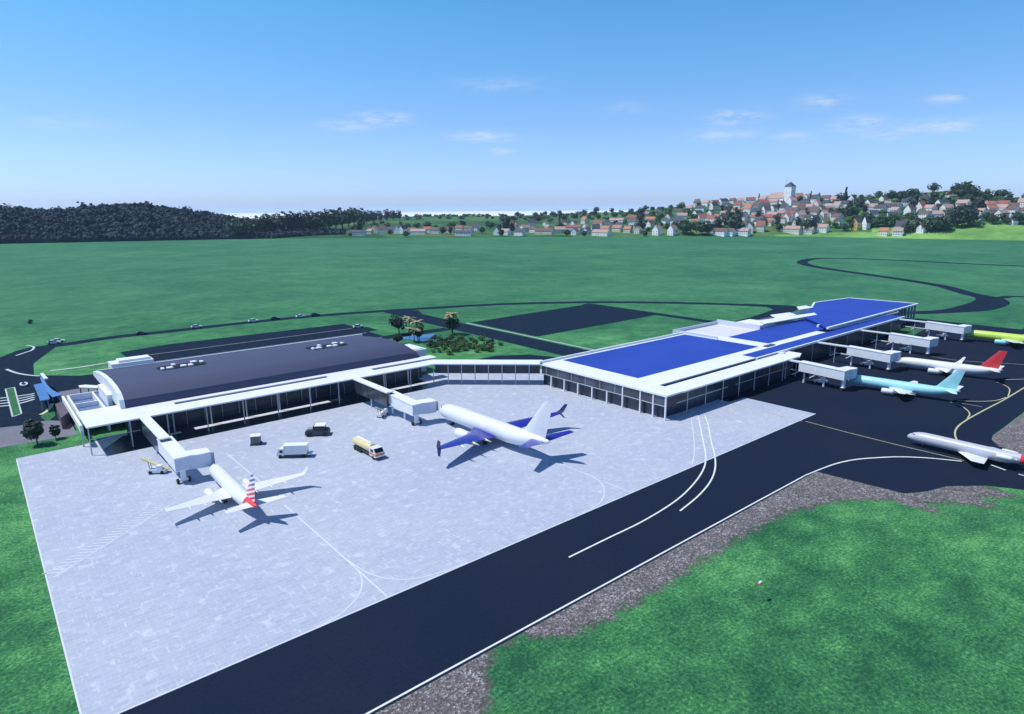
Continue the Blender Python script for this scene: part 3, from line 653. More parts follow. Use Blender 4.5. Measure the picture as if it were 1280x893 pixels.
# ------------------------------------------------------------------ aircraft
def circ(cx, cy, cz, r, n=20, sq=1): return [(cx + r * math.cos(k * 2 * math.pi / n), cy, cz + r * sq * math.sin(k * 2 * math.pi / n)) for k in range(n)]
def foil(x, yle, yte, z, th, n=5):
    c = yle - yte; up = [(x, yle - c * t, z + th * s) for t, s in ((0, 0), (.08, .6), (.3, 1), (.65, .6), (1, .05))]
    lo = [(x, yle - c * t, z + th * s) for t, s in ((.65, -.25), (.3, -.45), (.08, -.3))]
    return up + lo
def vfoil(y0, y1, z, th, x=0):
    c = y0 - y1; return [(x + th * s, y0 - c * t, z) for t, s in ((0, 0), (.1, .6), (.35, 1), (.7, .6), (1, .05))] + [(x + th * s, y0 - c * t, z) for t, s in ((1, -.05), (.7, -.6), (.35, -1), (.1, -.6))]
def jet(name, label, loc, heading, s, body='white_paint', wing='white_paint', fin='white_paint', stab='white_paint', engine='white_paint', winglet='white_paint',
        split=False, span=17.4, rear=False, group=None, cone=None, sweep=0):
    r = empty(name, loc, heading, s); tag(r, label, 'aircraft', group)
    zc, RR = 3.25, 2.0
    st = [(19.2, .08, -.55), (19.0, .45, -.5), (18.4, .95, -.38), (17.4, 1.38, -.22), (16.0, 1.75, -.08), (14.0, 1.96, 0), (11, 2, 0), (0, 2, 0), (-7, 2, 0), (-10, 1.86, .14), (-13, 1.5, .48), (-16, 1.0, .92), (-18.2, .5, 1.25), (-19.2, .16, 1.4)]
    mb = MB(); mb.loft([circ(0, y, zc + dz, rr, 24) for y, rr, dz in st]); mb.build('fuselage', body, r, smooth=True, fix=True)
    mb = MB()
    for sx in (-1, 1):
        pts = [(sx * x, y, zc + z) for x, y, z in ((.12, 17.75, .93), (.8, 17.35, .98), (1.22, 16.5, .98), (1.3, 16.6, .58), (1.02, 17.55, .42), (.12, 18.15, .45))]
        mb.add([Vector(p) + Vector((sx * .05, .05, .07)) for p in pts], [tuple(range(6))])
    mb.build('cockpit_window', 'black_glass', r)
    if cone:
        mb = MB(); mb.loft([circ(0, y, zc + dz, rr + .02, 24) for y, rr, dz in st[-4:]]); mb.build('tail_cone', cone, r, smooth=True, fix=True)
    ws = 0
    for sx in (-1, 1):
        mb = MB()
        secs = [(1.2, 4.4, -4.2, 2.2, .55), (5.6, 1.0, -4.3, 2.55, .36), (span, -.42 * (span - 5.6) + 1.0 - sweep, -.42 * (span - 5.6) - .75 - sweep, 2.2 + (span - 1.2) * .1, .13)]
        if rear: secs = [(1.2, 3.6, -4.8, 1.8, .5), (span, -2.4, -5.8, 2.4, .14)]
        mb.loft([foil(sx * x, a + ws, c + ws, z, t) for x, a, c, z, t in secs]); w = mb.build('wing', wing, r, fix=True, smooth='auto')
        x, a, c, z, t = secs[-1]; a += ws; c += ws
        if winglet:
            mb = MB(); mb.loft([foil(sx * x, a, c, z, .1), foil(sx * (x + .35), a - .5, c - .25, z + .45, .1), foil(sx * (x + .9), a - 1.8, c - 1.0, z + 2.2, .05)])
            if split: mb.loft([foil(sx * x, a - .2, c + .1, z, .08), foil(sx * (x + .75), a - 1.5, c - .6, z - 1.2, .04)])
            mb.build('winglet', winglet, w, fix=True)
        for fx in () if rear else (4.6, 8.4, 12.0):
            if fx < span - 2:
                mb = MB(); mb.loft([circ(sx * fx, y, 2.2 + fx * .1 - .35, rr, 8) for y, rr in ((-1.0 - fx * .2, .05), (-3.0 - fx * .2, .26), (-5.4 - fx * .15, .05))]); mb.build('flap_fairing', 'white_paint', w, smooth=True, fix=True)
        # engine
        ex, ey, ez = (3.0, -9.6, 4.0) if rear else (4.95, 3.2, 1.62)
        er = .8 if rear else 1.06
        mb = MB(); mb.loft([circ(sx * ex, ey + y, ez, rr * er, 20) for y, rr in ((2.3, .86), (2.35, .95), (2.0, 1.02), (.8, 1.06), (-1.2, .92), (-2.0, .72), (-2.0, .5), (-3.0, .3))], 0, caps=False)
        mb.loft([circ(sx * ex, ey + y, ez, rr * er, 20) for y, rr in ((2.3, .86), (1.5, .8))], 0, caps=False)
        e = mb.build('engine', engine, r, smooth=True, fix=False)
        mb = MB(); mb.loft([circ(sx * ex, ey + 1.5, ez, rr * er, 20) for rr in (.8, .02)], 0); mb.build('intake', 'black_glass', e)
        if rear: mb = MB(); mb.box(*sorted((sx * 1.6, sx * 2.6)), ey - 1.2, ey + 1.0, ez - .15, ez + .15)
        else: mb = MB(); mb.loft([vfoil(ey + 1.2, ey - 3, ez + .9, .14, sx * ex), vfoil(ey - .6, ey - 4.4, 2.75, .14, sx * ex)])
        mb.build('pylon', engine, e, fix=True)
    if rear:
        mb = MB(); mb.loft([vfoil(-14.0, -18.6, 4.2, .2), vfoil(-16.2, -19.6, 8.9, .12)]); fn = mb.build('fin', fin, r, fix=True)
        for sx in (-1, 1):
            mb = MB(); mb.loft([foil(0, -16.0, -19.6, 8.95, .12), foil(sx * 5.8, -18.6, -20.2, 9.1, .07)]); mb.build('tailplane', stab, r, fix=True)
    else:
        mb = MB(); mb.loft([vfoil(-8.2, -17.6, zc + 1.35, .08), vfoil(-11.5, -17.9, zc + 2.2, .22), vfoil(-17.2, -19.8, 12.6, .1)]); mb.build('fin', fin, r, fix=True)
        for sx in (-1, 1):
            mb = MB(); mb.loft([foil(sx * .5, -14.2, -18.0, 4.35, .2), foil(sx * 7.2, -17.6, -19.2, 5.1, .08)]); mb.build('tailplane', stab, r, fix=True, smooth='auto')
    for gx, gy in ((0, 14.2), (-2.6, -1.4 + ws * .6), (2.6, -1.4 + ws * .6)):
        mb = MB(); mb.tube((gx, gy, .4), (gx, gy, 2.1), .12); g = mb.build('landing_gear', 'grey_metal', r)
        mb = MB(); rad = .36 if gy > 5 else .5
        for o_ in (-.28, .28): mb.tube((gx + o_ - .13, gy, rad), (gx + o_ + .13, gy, rad), rad, n=14)
        mb.build('wheel', 'rubber', g)
    return r
jet('passenger_jet', 'large white jet with dark blue wings and upturned dark wing tips at the second gate', (84.4, 108.2, 0), R(1.6), .985, wing='navy_paint', stab='navy_paint', winglet='dark_navy', split=True)
jet('passenger_jet', 'small white jet with red striped tail fin at the nearest gate', (31.2, 114.6, 0), R(-.5), .665, fin='striped_tail', cone='red_paint')
jet('passenger_jet', 'pale cyan jet with cyan tail fin parked on the dark stands', (191.6, 62.6, 0), R(8), .70, body='cyan_paint', fin='cyan_paint', stab='white_paint', span=12, winglet=None)
jet('passenger_jet', 'white jet with a plain red tail fin parked on the dark stands', (225.9, 62.2, 0), R(8), .72, fin='red_paint', span=13, winglet='white_paint')
jet('passenger_jet', 'lime green jet with cyan engines at the right edge of the stands', (292.6, 61.0, 0), R(4), .80, body='lime_paint', fin='lime_paint', engine='cyan_paint', span=13, winglet=None)
_n = Vector(at(1134, 546, 1.5)); _t = Vector(at(1283, 578, 1.9)); _d = (_n - _t).normalized(); _c = _n - _d * 11.9
jet('passenger_jet', 'grey jet with rear engines taxiing near the gravel at the right', (_c.x, _c.y, 0), math.atan2(_d.y, _d.x) - math.pi / 2, .62, body='pale_grey_paint', fin='red_paint', rear=True, span=9.5, winglet=None, cone='red_paint')

# ------------------------------------------------------------------ vehicles
def wheelset(r, xs, ys, rad, w=.3, mat='rubber'):
    for x in xs:
        for y in ys:
            mb = MB(); mb.tube((x - w / 2, y, rad), (x + w / 2, y, rad), rad, n=14); o = mb.build('wheel', mat, r)
# tanker, local nose to -y
tk = empty('tanker_truck', (59.9, 118.6, 0), R(2), .88); tag(tk, 'tanker truck with a long cream barrel and orange banded cab parked on the pale apron', 'truck')
mb = MB(); mb.loft([circ(0, y, 2.05, rr, 16, .85) for y, rr in ((5.6, .6), (5.5, 1.1), (5.2, 1.22), (-1.9, 1.22), (-2.2, 1.1), (-2.3, .6))]); b1 = mb.build('tank', 'cream_paint', tk, smooth='auto', fix=True)
mb = MB(); mb.box(-.3, .3, -1.5, 5.0, 3.05, 3.2); mb.build('walkway', 'white_metal', b1)
mb = MB(); mb.box(-1.0, 1.0, -5.2, 5.4, .65, .95); mb.build('chassis', 'dark_metal', tk)
mb = MB(); mb.loft([[(-1.2, y, .7), (1.2, y, .7), (1.2, y, z), (-1.2, y, z)] for y, z in ((-2.6, 2.75), (-4.6, 2.7), (-5.4, 1.8), (-5.5, .8))]); cb = mb.build('cab', 'white_paint', tk, fix=True)
mb = MB(); mb.add([(-1.1, -4.66, 2.66), (1.1, -4.66, 2.66), (1.1, -5.4, 1.86), (-1.1, -5.4, 1.86)], [(0, 1, 2, 3)]); mb.box(-1.23, -1.21, -4.5, -3.3, 1.75, 2.45); mb.box(1.21, 1.23, -4.5, -3.3, 1.75, 2.45); mb.build('window', 'black_glass', cb)
mb = MB(); mb.box(-1.24, 1.24, -5.56, -2.6, 1.1, 1.55); mb.build('band', 'orange_paint', cb)
wheelset(tk, (-1.05, 1.05), (-4.3, 2.0, 3.2, 4.4), .5)
# long white box truck, nose to -x
bt_ = empty('box_truck', (47.4, 127.3, 0), R(-36), .86); tag(bt_, 'white box truck with a long pale cargo body near the nearest gate', 'truck')
mb = MB(); mb.box(-2.1, 3.3, -1.15, 1.15, .95, 3.1); mb.build('cargo_box', 'white_paint', bt_)
mb = MB(); mb.box(-2.2, 3.4, -1.2, 1.2, 3.1, 3.2); mb.build('cargo_roof', 'white_roof', bt_)
mb = MB(); mb.loft([[(x, -1.05, .6), (x, 1.05, .6), (x, 1.05, z), (x, -1.05, z)] for x, z in ((-2.2, 2.4), (-3.2, 2.35), (-3.7, 1.5), (-3.9, .7))]); cb = mb.build('cab', 'white_paint', bt_, fix=True)
mb = MB(); mb.add([(-3.25, -.95, 2.33), (-3.25, .95, 2.33), (-3.74, .95, 1.55), (-3.74, -.95, 1.55)], [(0, 1, 2, 3)]); mb.box(-3.1, -2.4, -1.08, -1.06, 1.4, 2.1); mb.box(-3.1, -2.4, 1.06, 1.08, 1.4, 2.1); mb.build('window', 'black_glass', cb)
mb = MB(); mb.box(-3.7, 4.2, -.9, .9, .5, .8); mb.build('chassis', 'dark_metal', bt_)
mb = MB(); mb.box(3.4, 4.4, -1.1, 1.1, .8, .95); mb.build('tail_lift', 'white_metal', bt_)
for x in (-3.0, 2.4):
    for y in (-1, 1):
        mb = MB(); mb.tube((x, y - .15, .45), (x, y + .15, .45), .45, n=14); mb.build('wheel', 'rubber', bt_)
# dark loader / tractor
tr = empty('pushback_tractor', (56.9, 137.0, 0), R(-35), .9); tag(tr, 'squat dark grey tractor with a light roof panel on the pale apron', 'tractor')
mb = MB(); mb.loft([[(x, -1.5, .35), (x, 1.5, .35), (x, 1.4, z), (x, -1.4, z)] for x, z in ((-2.9, 1.2), (-2.6, 1.5), (1.0, 1.6), (2.6, 1.5), (2.9, 1.1))]); mb.build('body', 'dark_metal', tr, fix=True)
mb = MB(); mb.box(-.9, 2.0, -1.25, 1.25, 1.6, 2.6); c_ = mb.build('cab', 'black_glass', tr)
mb = MB(); mb.box(-.6, 2.1, -1.35, 1.35, 2.6, 2.75); mb.build('cab_roof', 'white_metal', c_)
mb = MB(); mb.box(-2.5, -1.1, -.9, -.2, 1.55, 1.85); mb.box(-2.4, -1.2, .2, 1.0, 1.56, 1.8); mb.build('engine_cover', 'grey_metal', tr)
for x in (-1.9, 1.9):
    for y in (-1.5, 1.5):
        mb = MB(); mb.tube((x, y - .18, .55), (x, y + .18, .55), .55, n=14); mb.build('wheel', 'rubber', tr)
# container
ct = empty('cargo_container', (43.9, 140.2, 0), R(-25)); tag(ct, 'small dark grey cargo container with a pale lid standing alone on the apron', 'container')
mb = MB(); mb.prism([(-.9, -.9), (.9, -.9), (1.1, .9), (-.9, .9)], .25, 2.0); mb.build('body', 'container_grey', ct)
mb = MB(); mb.box(-.97, 1.17, -.97, .97, 2.0, 2.1); mb.build('lid', 'white_metal', ct)
mb = MB(); mb.box(-1.1, 1.3, -1.1, 1.1, .12, .25); mb.build('base', 'dark_metal', ct)
# belt loaders
def belt(label):
    r = empty('belt_loader'); tag(r, label, 'belt loader', 'belt loaders by the jet bridges')
    mb = MB(); mb.prism([(-.8, -1.8), (.8, -1.8), (.8, 1.6), (-.8, 1.6)], .3, .95); mb.build('body', 'white_paint', r)
    mb = MB(); mb.bar((0, -2.2, .7), (0, 2.6, 3.1), .8, .16); mb.build('conveyor', 'cream_paint', r)
    mb = MB(); mb.box(-.9, -.3, -1.2, -.2, .95, 1.8); mb.build('cab', 'white_metal', r)
    mb = MB(); mb.tube((-.35, 1.2, .9), (-.35, 1.4, 2.45), .06); mb.tube((.35, 1.2, .9), (.35, 1.4, 2.45), .06); mb.build('lift_arm', 'dark_metal', r)
    wheelset(r, (-.75, .75), (-1.2, 1.0), .35, .22)
    return r
b0 = belt('small loader with a raised cream conveyor left of the nearest jet bridge'); b0.location = (23.6, 136.6, 0); b0.rotation_euler[2] = R(55)
for (x, y, a), lab in (((74.8, 139.4, 120), 'small white loader standing beside the terminal end of the second gate bridge'), ((186.9, 82.6, 40), 'small loader on the dark stands before the cyan jet bridge'),
                       ((219.6, 82.8, 40), 'small loader on the dark stands by the bridge of the red-tailed jet'), ((252.9, 83.0, 40), 'small loader on the dark stands by the empty jet bridge'), ((290.2, 83.0, 40), 'small loader beside the farthest jet bridge')):
    c = copy_tree(b0); c.location = (x, y, 0); c.rotation_euler[2] = R(a); c['label'] = lab
# stand equipment frames: low white trusses beside each right-hand gate
def frame(label):
    r = empty('gangway_frame'); tag(r, label, 'frame', 'low white frames on the dark stands')
    mb = MB(); mb.bar((0, 0, .5), (0, -17, .5), .28, .28); mb.build('rail', 'white_metal', r)
    for y, L in ((-5, 6.0), (-10.5, 6.0)):
        mb = MB(); mb.bar((-.14, y, .5), (-L, y - .3, .5), .22, .2); mb.build('crossbar', 'white_metal', r)
    for y in (-1, -8, -16):
        mb = MB(); mb.tube((0, y, 0), (0, y, .36), .09); mb.build('foot', 'grey_metal', r)
    return r
f0 = frame('low white frame on the ground left of the cyan jet bridge'); f0.location = (194.3, 98.5 - 1.5, 0)
f0.location = (194.6, 97.2, 0)
for x, lab in ((229.2, 'low white frame on the ground left of the bridge of the red-tailed jet'), (263.4, 'low white frame on the ground beside the empty jet bridge'), (303.3, 'farthest low white frame, crossing the small grass island')):
    c = copy_tree(f0); c.location = (x, 101.5, 0); c['label'] = lab
for ch in f0.children: pass
# equipment shelter near first right gate
# cars
def make_car(mat):
    r = empty('car'); 
    mb = MB(); mb.loft([[(-.9, y, .3), (.9, y, .3), (.86, y, z), (-.86, y, z)] for y, z in ((2.2, .7), (1.9, .9), (.9, 1.0), (-1.6, 1.05), (-2.1, .95), (-2.2, .6))]); mb.build('body', mat, r, fix=True)
    mb = MB(); mb.loft([[(-w, y, .98), (w, y, .98), (w * .9, y, z), (-w * .9, y, z)] for y, w, z in ((1.0, .8, 1.0), (.3, .78, 1.42), (-1.2, .78, 1.45), (-1.8, .78, 1.06))]); cab = mb.build('window', 'black_glass', r, fix=True)
    mb = MB(); mb.box(-.66, .66, -1.1, .25, 1.46, 1.5); mb.build('roof', mat, r)
    wheelset(r, (-.8, .8), (-1.4, 1.4), .33, .2); return r
carW = make_car('white_paint'); carD = make_car('dark_metal')
carlist = [(carW, (67.5, 430), 'first white car from the left on the perimeter road'), (carW, (246, 410.2), 'white car on the perimeter road just beyond the left part of the car park'),
           (carW, (317, 402.8), 'white car on the perimeter road above the middle of the arched roof'), (carW, (376, 397.0), 'white car on the perimeter road, farthest right of the cars'),
           (carD, (177, 418.6), 'lone dark car on the perimeter road left of the car park'), (carD, (344, 400.0), 'dark car in front of another dark car on the perimeter road'),
           (carD, (394, 395.2), 'dark car farthest right on the perimeter road'), (carW, (73, 428.2), 'white car just ahead of the leftmost white car on the perimeter road'),
           (carW, (448, 410.0), 'pale car at the right end of the car park')]
used = set()
for proto, (px, py), lab in carlist:
    c = proto if proto.name not in used else copy_tree(proto)
    used.add(proto.name)
    x, y = at(px, py); big = 1.9
    a = Vector(at(px + 6, py - .55)) - Vector(at(px - 6, py + .55)); c.location = (x, y, .05); c.rotation_euler[2] = math.atan2(a.y, a.x) - math.pi / 2; c.scale = (1.0, 1.0, 1.0)
    tag(c, lab, 'car', 'cars on the perimeter road')
# marker hovering over the grass; the pole is added to hold it
mp = at(950, 728, 2.6)
mk = empty('hovering_marker', (mp[0], mp[1], 0)); tag(mk, 'small red and white marker hovering over the bright grass, on an added support', 'marker')
mb = MB(); mb.tube((0, 0, 0), (0, 0, 2.3), .016); mb.build('added_pole', 'grey_metal', mk)
mb = MB(); mb.prism([(-.25, -.2), (.25, -.15), (.3, .18), (-.2, .2)], 2.3, 2.45); mb.build('base_panel', 'red_paint', mk)
mb = MB(); mb.prism([(-.12, -.1), (.5, -.05), (.4, .15), (-.1, .18)], 2.45, 2.6); mb.build('top_panel', 'white_paint', mk)

# ------------------------------------------------------------------ left forecourt objects
cn = empty('entrance_canopy', (11.8, 212, 0)); tag(cn, 'bright blue slab canopy on short posts over the forecourt', 'canopy')
mb = MB(); mb.prism(A(3.2, (42, 481), (53, 479), (62, 497), (61, 499.5), (50, 501), (48, 495)), 3.0, 3.2); addto(mb, 'roof', 'blue_canopy', cn)
for px, py in ((45, 482), (52, 481), (59, 497), (51, 499)):
    x, y = at(px, py, 3.0); mb = MB(); mb.tube((x, y, 0), (x, y, 3.0), .12); addto(mb, 'post', 'grey_metal', cn)
cn = empty('curved_canopy', (15, 215, 0)); tag(cn, 'darker blue curved canopy strip with white tip, right of the bright blue canopy', 'canopy')
mb = MB(); L1 = spline(A(3.6, (53, 468), (58, 480), (66, 488), (78, 494))); L2 = spline(A(3.2, (50, 472), (55, 484), (60, 491), (66, 496)))
L2 = L2[:len(L1)]; k = len(L1)
mb.add([(p.x, p.y, 3.7) for p in L1] + [(p.x, p.y, 3.1) for p in L2] + [(p.x, p.y, 3.55) for p in L1] + [(p.x, p.y, 2.95) for p in L2],
       [(i, i + 1, k + i + 1, k + i) for i in range(k - 1)] + [(2 * k + i, 3 * k + i, 3 * k + i + 1, 2 * k + i + 1) for i in range(k - 1)])
addto(mb, 'roof', 'blue_canopy', cn)
mb = MB(); mb.prism(A(4.2, (50, 467), (54, 466.5), (60, 473), (55, 473.5)), 3.9, 4.2); addto(mb, 'tip', 'white_roof', cn)
for px, py in ((55, 476), (64, 487), (74, 493)):
    x, y = at(px, py, 3.2); mb = MB(); mb.tube((x, y, 0), (x, y, 3.0), .12); addto(mb, 'post', 'grey_metal', cn)
bw = empty('brown_shed', (15, 197, 0)); tag(bw, 'dark brown flat-roofed shed between the forecourt and the white end block', 'shed')
q = A(2.8, (69, 505), (84, 500), (90, 512), (76, 523))
mb = MB(); mb.prism(q, 0, 2.8); addto(mb, 'wall', 'brown_wall', bw)
rg = empty('ring_bench', (*at(30, 482), 0)); tag(rg, 'white ring-shaped bench near the blue canopy', 'bench')
mb = MB(); 
for k in range(20):
    if 3 < k < 6: continue
    a0, a1 = k * math.pi / 10, (k + 1) * math.pi / 10
    mb.prism([(1.0 * math.cos(a0), 2.4 * math.sin(a0)), (1.0 * math.cos(a1), 2.4 * math.sin(a1)), (.62 * math.cos(a1), 1.8 * math.sin(a1)), (.62 * math.cos(a0), 1.8 * math.sin(a0))], .3, .6)
mb.build('seat', 'white_paint', rg); 
mb = MB(); mb.tube((.8, 0, 0), (.8, 0, .3), .1); mb.tube((-.8, 0, 0), (-.8, 0, .3), .1); mb.tube((0, 2.1, 0), (0, 2.1, .3), .1); mb.build('support', 'grey_metal', rg)
wb = empty('entrance_block', (21, 215, 0)); tag(wb, 'low white angular porch between the curved canopy and the hall gable', 'porch')
mb = MB(); mb.prism(A(3.2, (98, 482), (107, 481), (123, 482), (122, 485), (100, 484.5)), 2.9, 3.2); addto(mb, 'roof', 'white_roof', wb)
for px, py in ((100, 483.5), (110, 483), (121, 484)):
    x, y = at(px, py, 2.9); mb = MB(); mb.tube((x, y, 0), (x, y, 2.9), .14); addto(mb, 'post', 'dark_metal', wb)

# ------------------------------------------------------------------ vegetation
def crown_mesh(mb, rng, c, rx, rz, n, leaf, mi=0, flat=.0, cone=False):
    lobes = [(Vector((rng.uniform(-.5, .5) * rx, rng.uniform(-.5, .5) * rx, rng.uniform(-.4, .5) * rz)), rng.uniform(.45, .75)) for _ in range(7)]
    if cone: lobes = [(Vector((rng.uniform(-.1, .1) * rx, rng.uniform(-.1, .1) * rx, -rz + 2 * rz * k / 7)), .85 * (1 - k / 8.2)) for k in range(8)]
    for _ in range(n):
        l, q = rng.choice(lobes); d = Vector((rng.gauss(0, 1), rng.gauss(0, 1), rng.gauss(0, 1))).normalized() * rng.uniform(.6, 1.05) ** .5
        p = Vector(c) + l + Vector((d.x * rx * q, d.y * rx * q, d.z * (rz * q if not cone else rz * .22)))
        nrm = (d + Vector((rng.gauss(0, .5), rng.gauss(0, .5), rng.gauss(0, .5) + .3))).normalized()
        u = nrm.orthogonal().normalized(); w = nrm.cross(u); a = rng.uniform(0, 6.28); u, w = u * math.cos(a) + w * math.sin(a), w * math.cos(a) - u * math.sin(a)
        s = leaf * rng.uniform(.6, 1.3)
        mb.add([p - u * s - w * s * .6, p + u * s * .9 - w * s * .7, p + u * s * .5 + w * s, p - u * s * .8 + w * s * .7], [(0, 1, 2, 3)], mi)
def make_tree(rng, mat, h, w, n, leaf, cone=False, trunk=True, name='tree'):
    r = empty(name)
    th = h * ((.22 if name != 'tree' else .06) if not cone else .05)
    mb = MB(); mb.tube((0, 0, -1.0), (0, 0, h * .55), h * .035, h * .015, 6)
    for k in range(4):
        a = k * 1.57 + rng.uniform(-.4, .4); mb.tube((0, 0, h * .3), (math.cos(a) * w * .3, math.sin(a) * w * .3, h * .62), h * .015, h * .006, 5)
    mb.build('trunk', 'trunk', r)
    mb = MB(); crown_mesh(mb, rng, (0, 0, th + (h - th) * .5), w / 2, (h - th) / 2, n, leaf, cone=cone)
    # an inner mass keeps the crown from being see-through
    k = .62 if not cone else .4
    rings = []
    for j in range(6):
        ph = -math.pi / 2 + math.pi * j / 5; rr = max(.05, math.cos(ph)) * w / 2 * k * (1 if not cone else (1.3 - j * .2)); zz = th + (h - th) * .5 + math.sin(ph) * (h - th) / 2 * .72
        rings.append([(rr * math.cos(q * .785) * rng.uniform(.75, 1.15), rr * math.sin(q * .785) * rng.uniform(.75, 1.15), zz) for q in range(8)])
    mb.loft(rings)
    mb.build('crown', mat, r); return r
rng = random.Random(5)
protos = {}
def proto(kind):
    if kind in protos: return None
    spec = {'dark': ('leaf0', 15, 15), 'mid': ('leaf1', 14, 15), 'bush': ('leaf2', 10, 15), 'lime': ('leaf3', 13, 15), 'tall': ('leaf4', 24, 15), 'cone': ('leaf4', 21, 9), 'dark2': ('leaf0', 17, 19), 'mid2': ('leaf1', 12, 17)}[kind]
    protos[kind] = make_tree(rng, spec[0], spec[1], spec[2], 260, 1.15, cone=(kind == 'cone'))
    return protos[kind]
LOOK = {'dark': 'dark green round tree', 'mid': 'mid green round tree', 'bush': 'low light green tree', 'lime': 'bright lime green tree', 'tall': 'tall dark tree', 'cone': 'narrow dark conifer', 'dark2': 'broad dark tree', 'mid2': 'broad mid green tree'}
trees = []
def place_tree(kind, px, py, s=1.0, zone='town', pt=None):
    o = proto(kind)
    if o is None: o = copy_tree(protos[kind])
    x, y, z = pt or onhill(px, py)
    o.location = (x, y, z - .3); o.rotation_euler[2] = rng.uniform(0, 6.28); o.scale = (s * rng.uniform(.9, 1.15), s * rng.uniform(.9, 1.15), s)
    trees.append((o, kind, px, py, zone))
# ----- houses
WALLS = {'white': 'wall_white', 'cream': 'wall_cream', 'grey': 'wall_grey', 'ochre': 'wall_ochre'}
ROOFS = {'red': 'roof_red', 'orange': 'roof_orange', 'brown': 'roof_brown', 'slate': 'roof_slate', 'pink': 'roof_pink'}
hp = {}; houses = []
def house_proto(w, d, h, rh, wall, roof, chim=True):
    r = empty('gable_house')
    mb = MB(); mb.box(-w / 2, w / 2, -d / 2, d / 2, -4, h)
    mb.add([(-w / 2, -d / 2, h), (-w / 2, d / 2, h), (-w / 2, 0, h + rh), (w / 2, -d / 2, h), (w / 2, d / 2, h), (w / 2, 0, h + rh)], [(0, 2, 1), (3, 4, 5)])
    wm = mb
    mb = MB(); e = .5; t = .35
    sl = rh / (d / 2)
    for s in (-1, 1):
        mb.add([(x, s * y, z) for x in (-w / 2 - e, w / 2 + e) for y, z in ((0, h + rh + t), (d / 2 + e, h - sl * e + t), (d / 2 + e, h - sl * e), (0, h + rh))],
               [(0, 1, 5, 4), (1, 2, 6, 5), (2, 3, 7, 6), (0, 3, 2, 1), (4, 5, 6, 7)])
    rf = mb.build('roof', ROOFS[roof], r)
    if chim:
        mb = MB(); mb.box(w * .25, w * .25 + .9, -.5, .5, h + rh - .8, h + rh + 1.5); mb.build('chimney', 'roof_red', rf)
    mb = wm; nw = max(2, int(w / 3.6))
    fl = 2 if h > 5.5 else 1
    for f_ in range(fl):
        zz = 1.0 + f_ * (h / fl)
        for k in range(nw):
            x = -w / 2 + (k + .5) * w / nw
            for s in (-1, 1): mb.box(x - .55, x + .55, *sorted((s * d / 2, s * (d / 2 + .06))), zz, zz + 1.5, 1)
        for s in (-1, 1):
            for yy in (-d / 4, d / 4): mb.box(*sorted((s * w / 2, s * (w / 2 + .06))), yy - .5, yy + .5, zz, zz + 1.5, 1)
    mb.build('wall', [WALLS[wall], 'black_glass'], r)
    return r
def place_house(px, py, size, wall, roof, ang=None, zone='town'):
    k_ = 1.22 if zone != 'village' else 1.1; size = tuple(round(v * k_, 2) for v in size)
    w, d, h, rh = size; key = (size, wall, roof)
    if key in hp: o = copy_tree(hp[key])
    else: o = hp[key] = house_proto(w, d, h, rh, wall, roof)
    x, y, z = onhill(px, py); o.location = (x, y, z)
    if ang is not None: ang -= rng.choice((.45, .65))
    base = math.atan2(azdir(px).y, azdir(px).x) - math.pi / 2
    o.rotation_euler[2] = base + (ang if ang is not None else rng.choice([-.7, -.7, -.5, math.pi / 2 - .6, math.pi / 2 - .8, 0, .1]) + rng.uniform(-.15, .15))
    houses.append((o, wall, roof, px, py, zone, w))
S, Mm, L_, XL, G = (9, 8, 4.5, 3.5), (12, 9, 6, 4.2), (17, 10, 6.5, 4.6), (30, 11, 5.5, 4), (12, 11, 8, 7)
PI2 = math.pi / 2
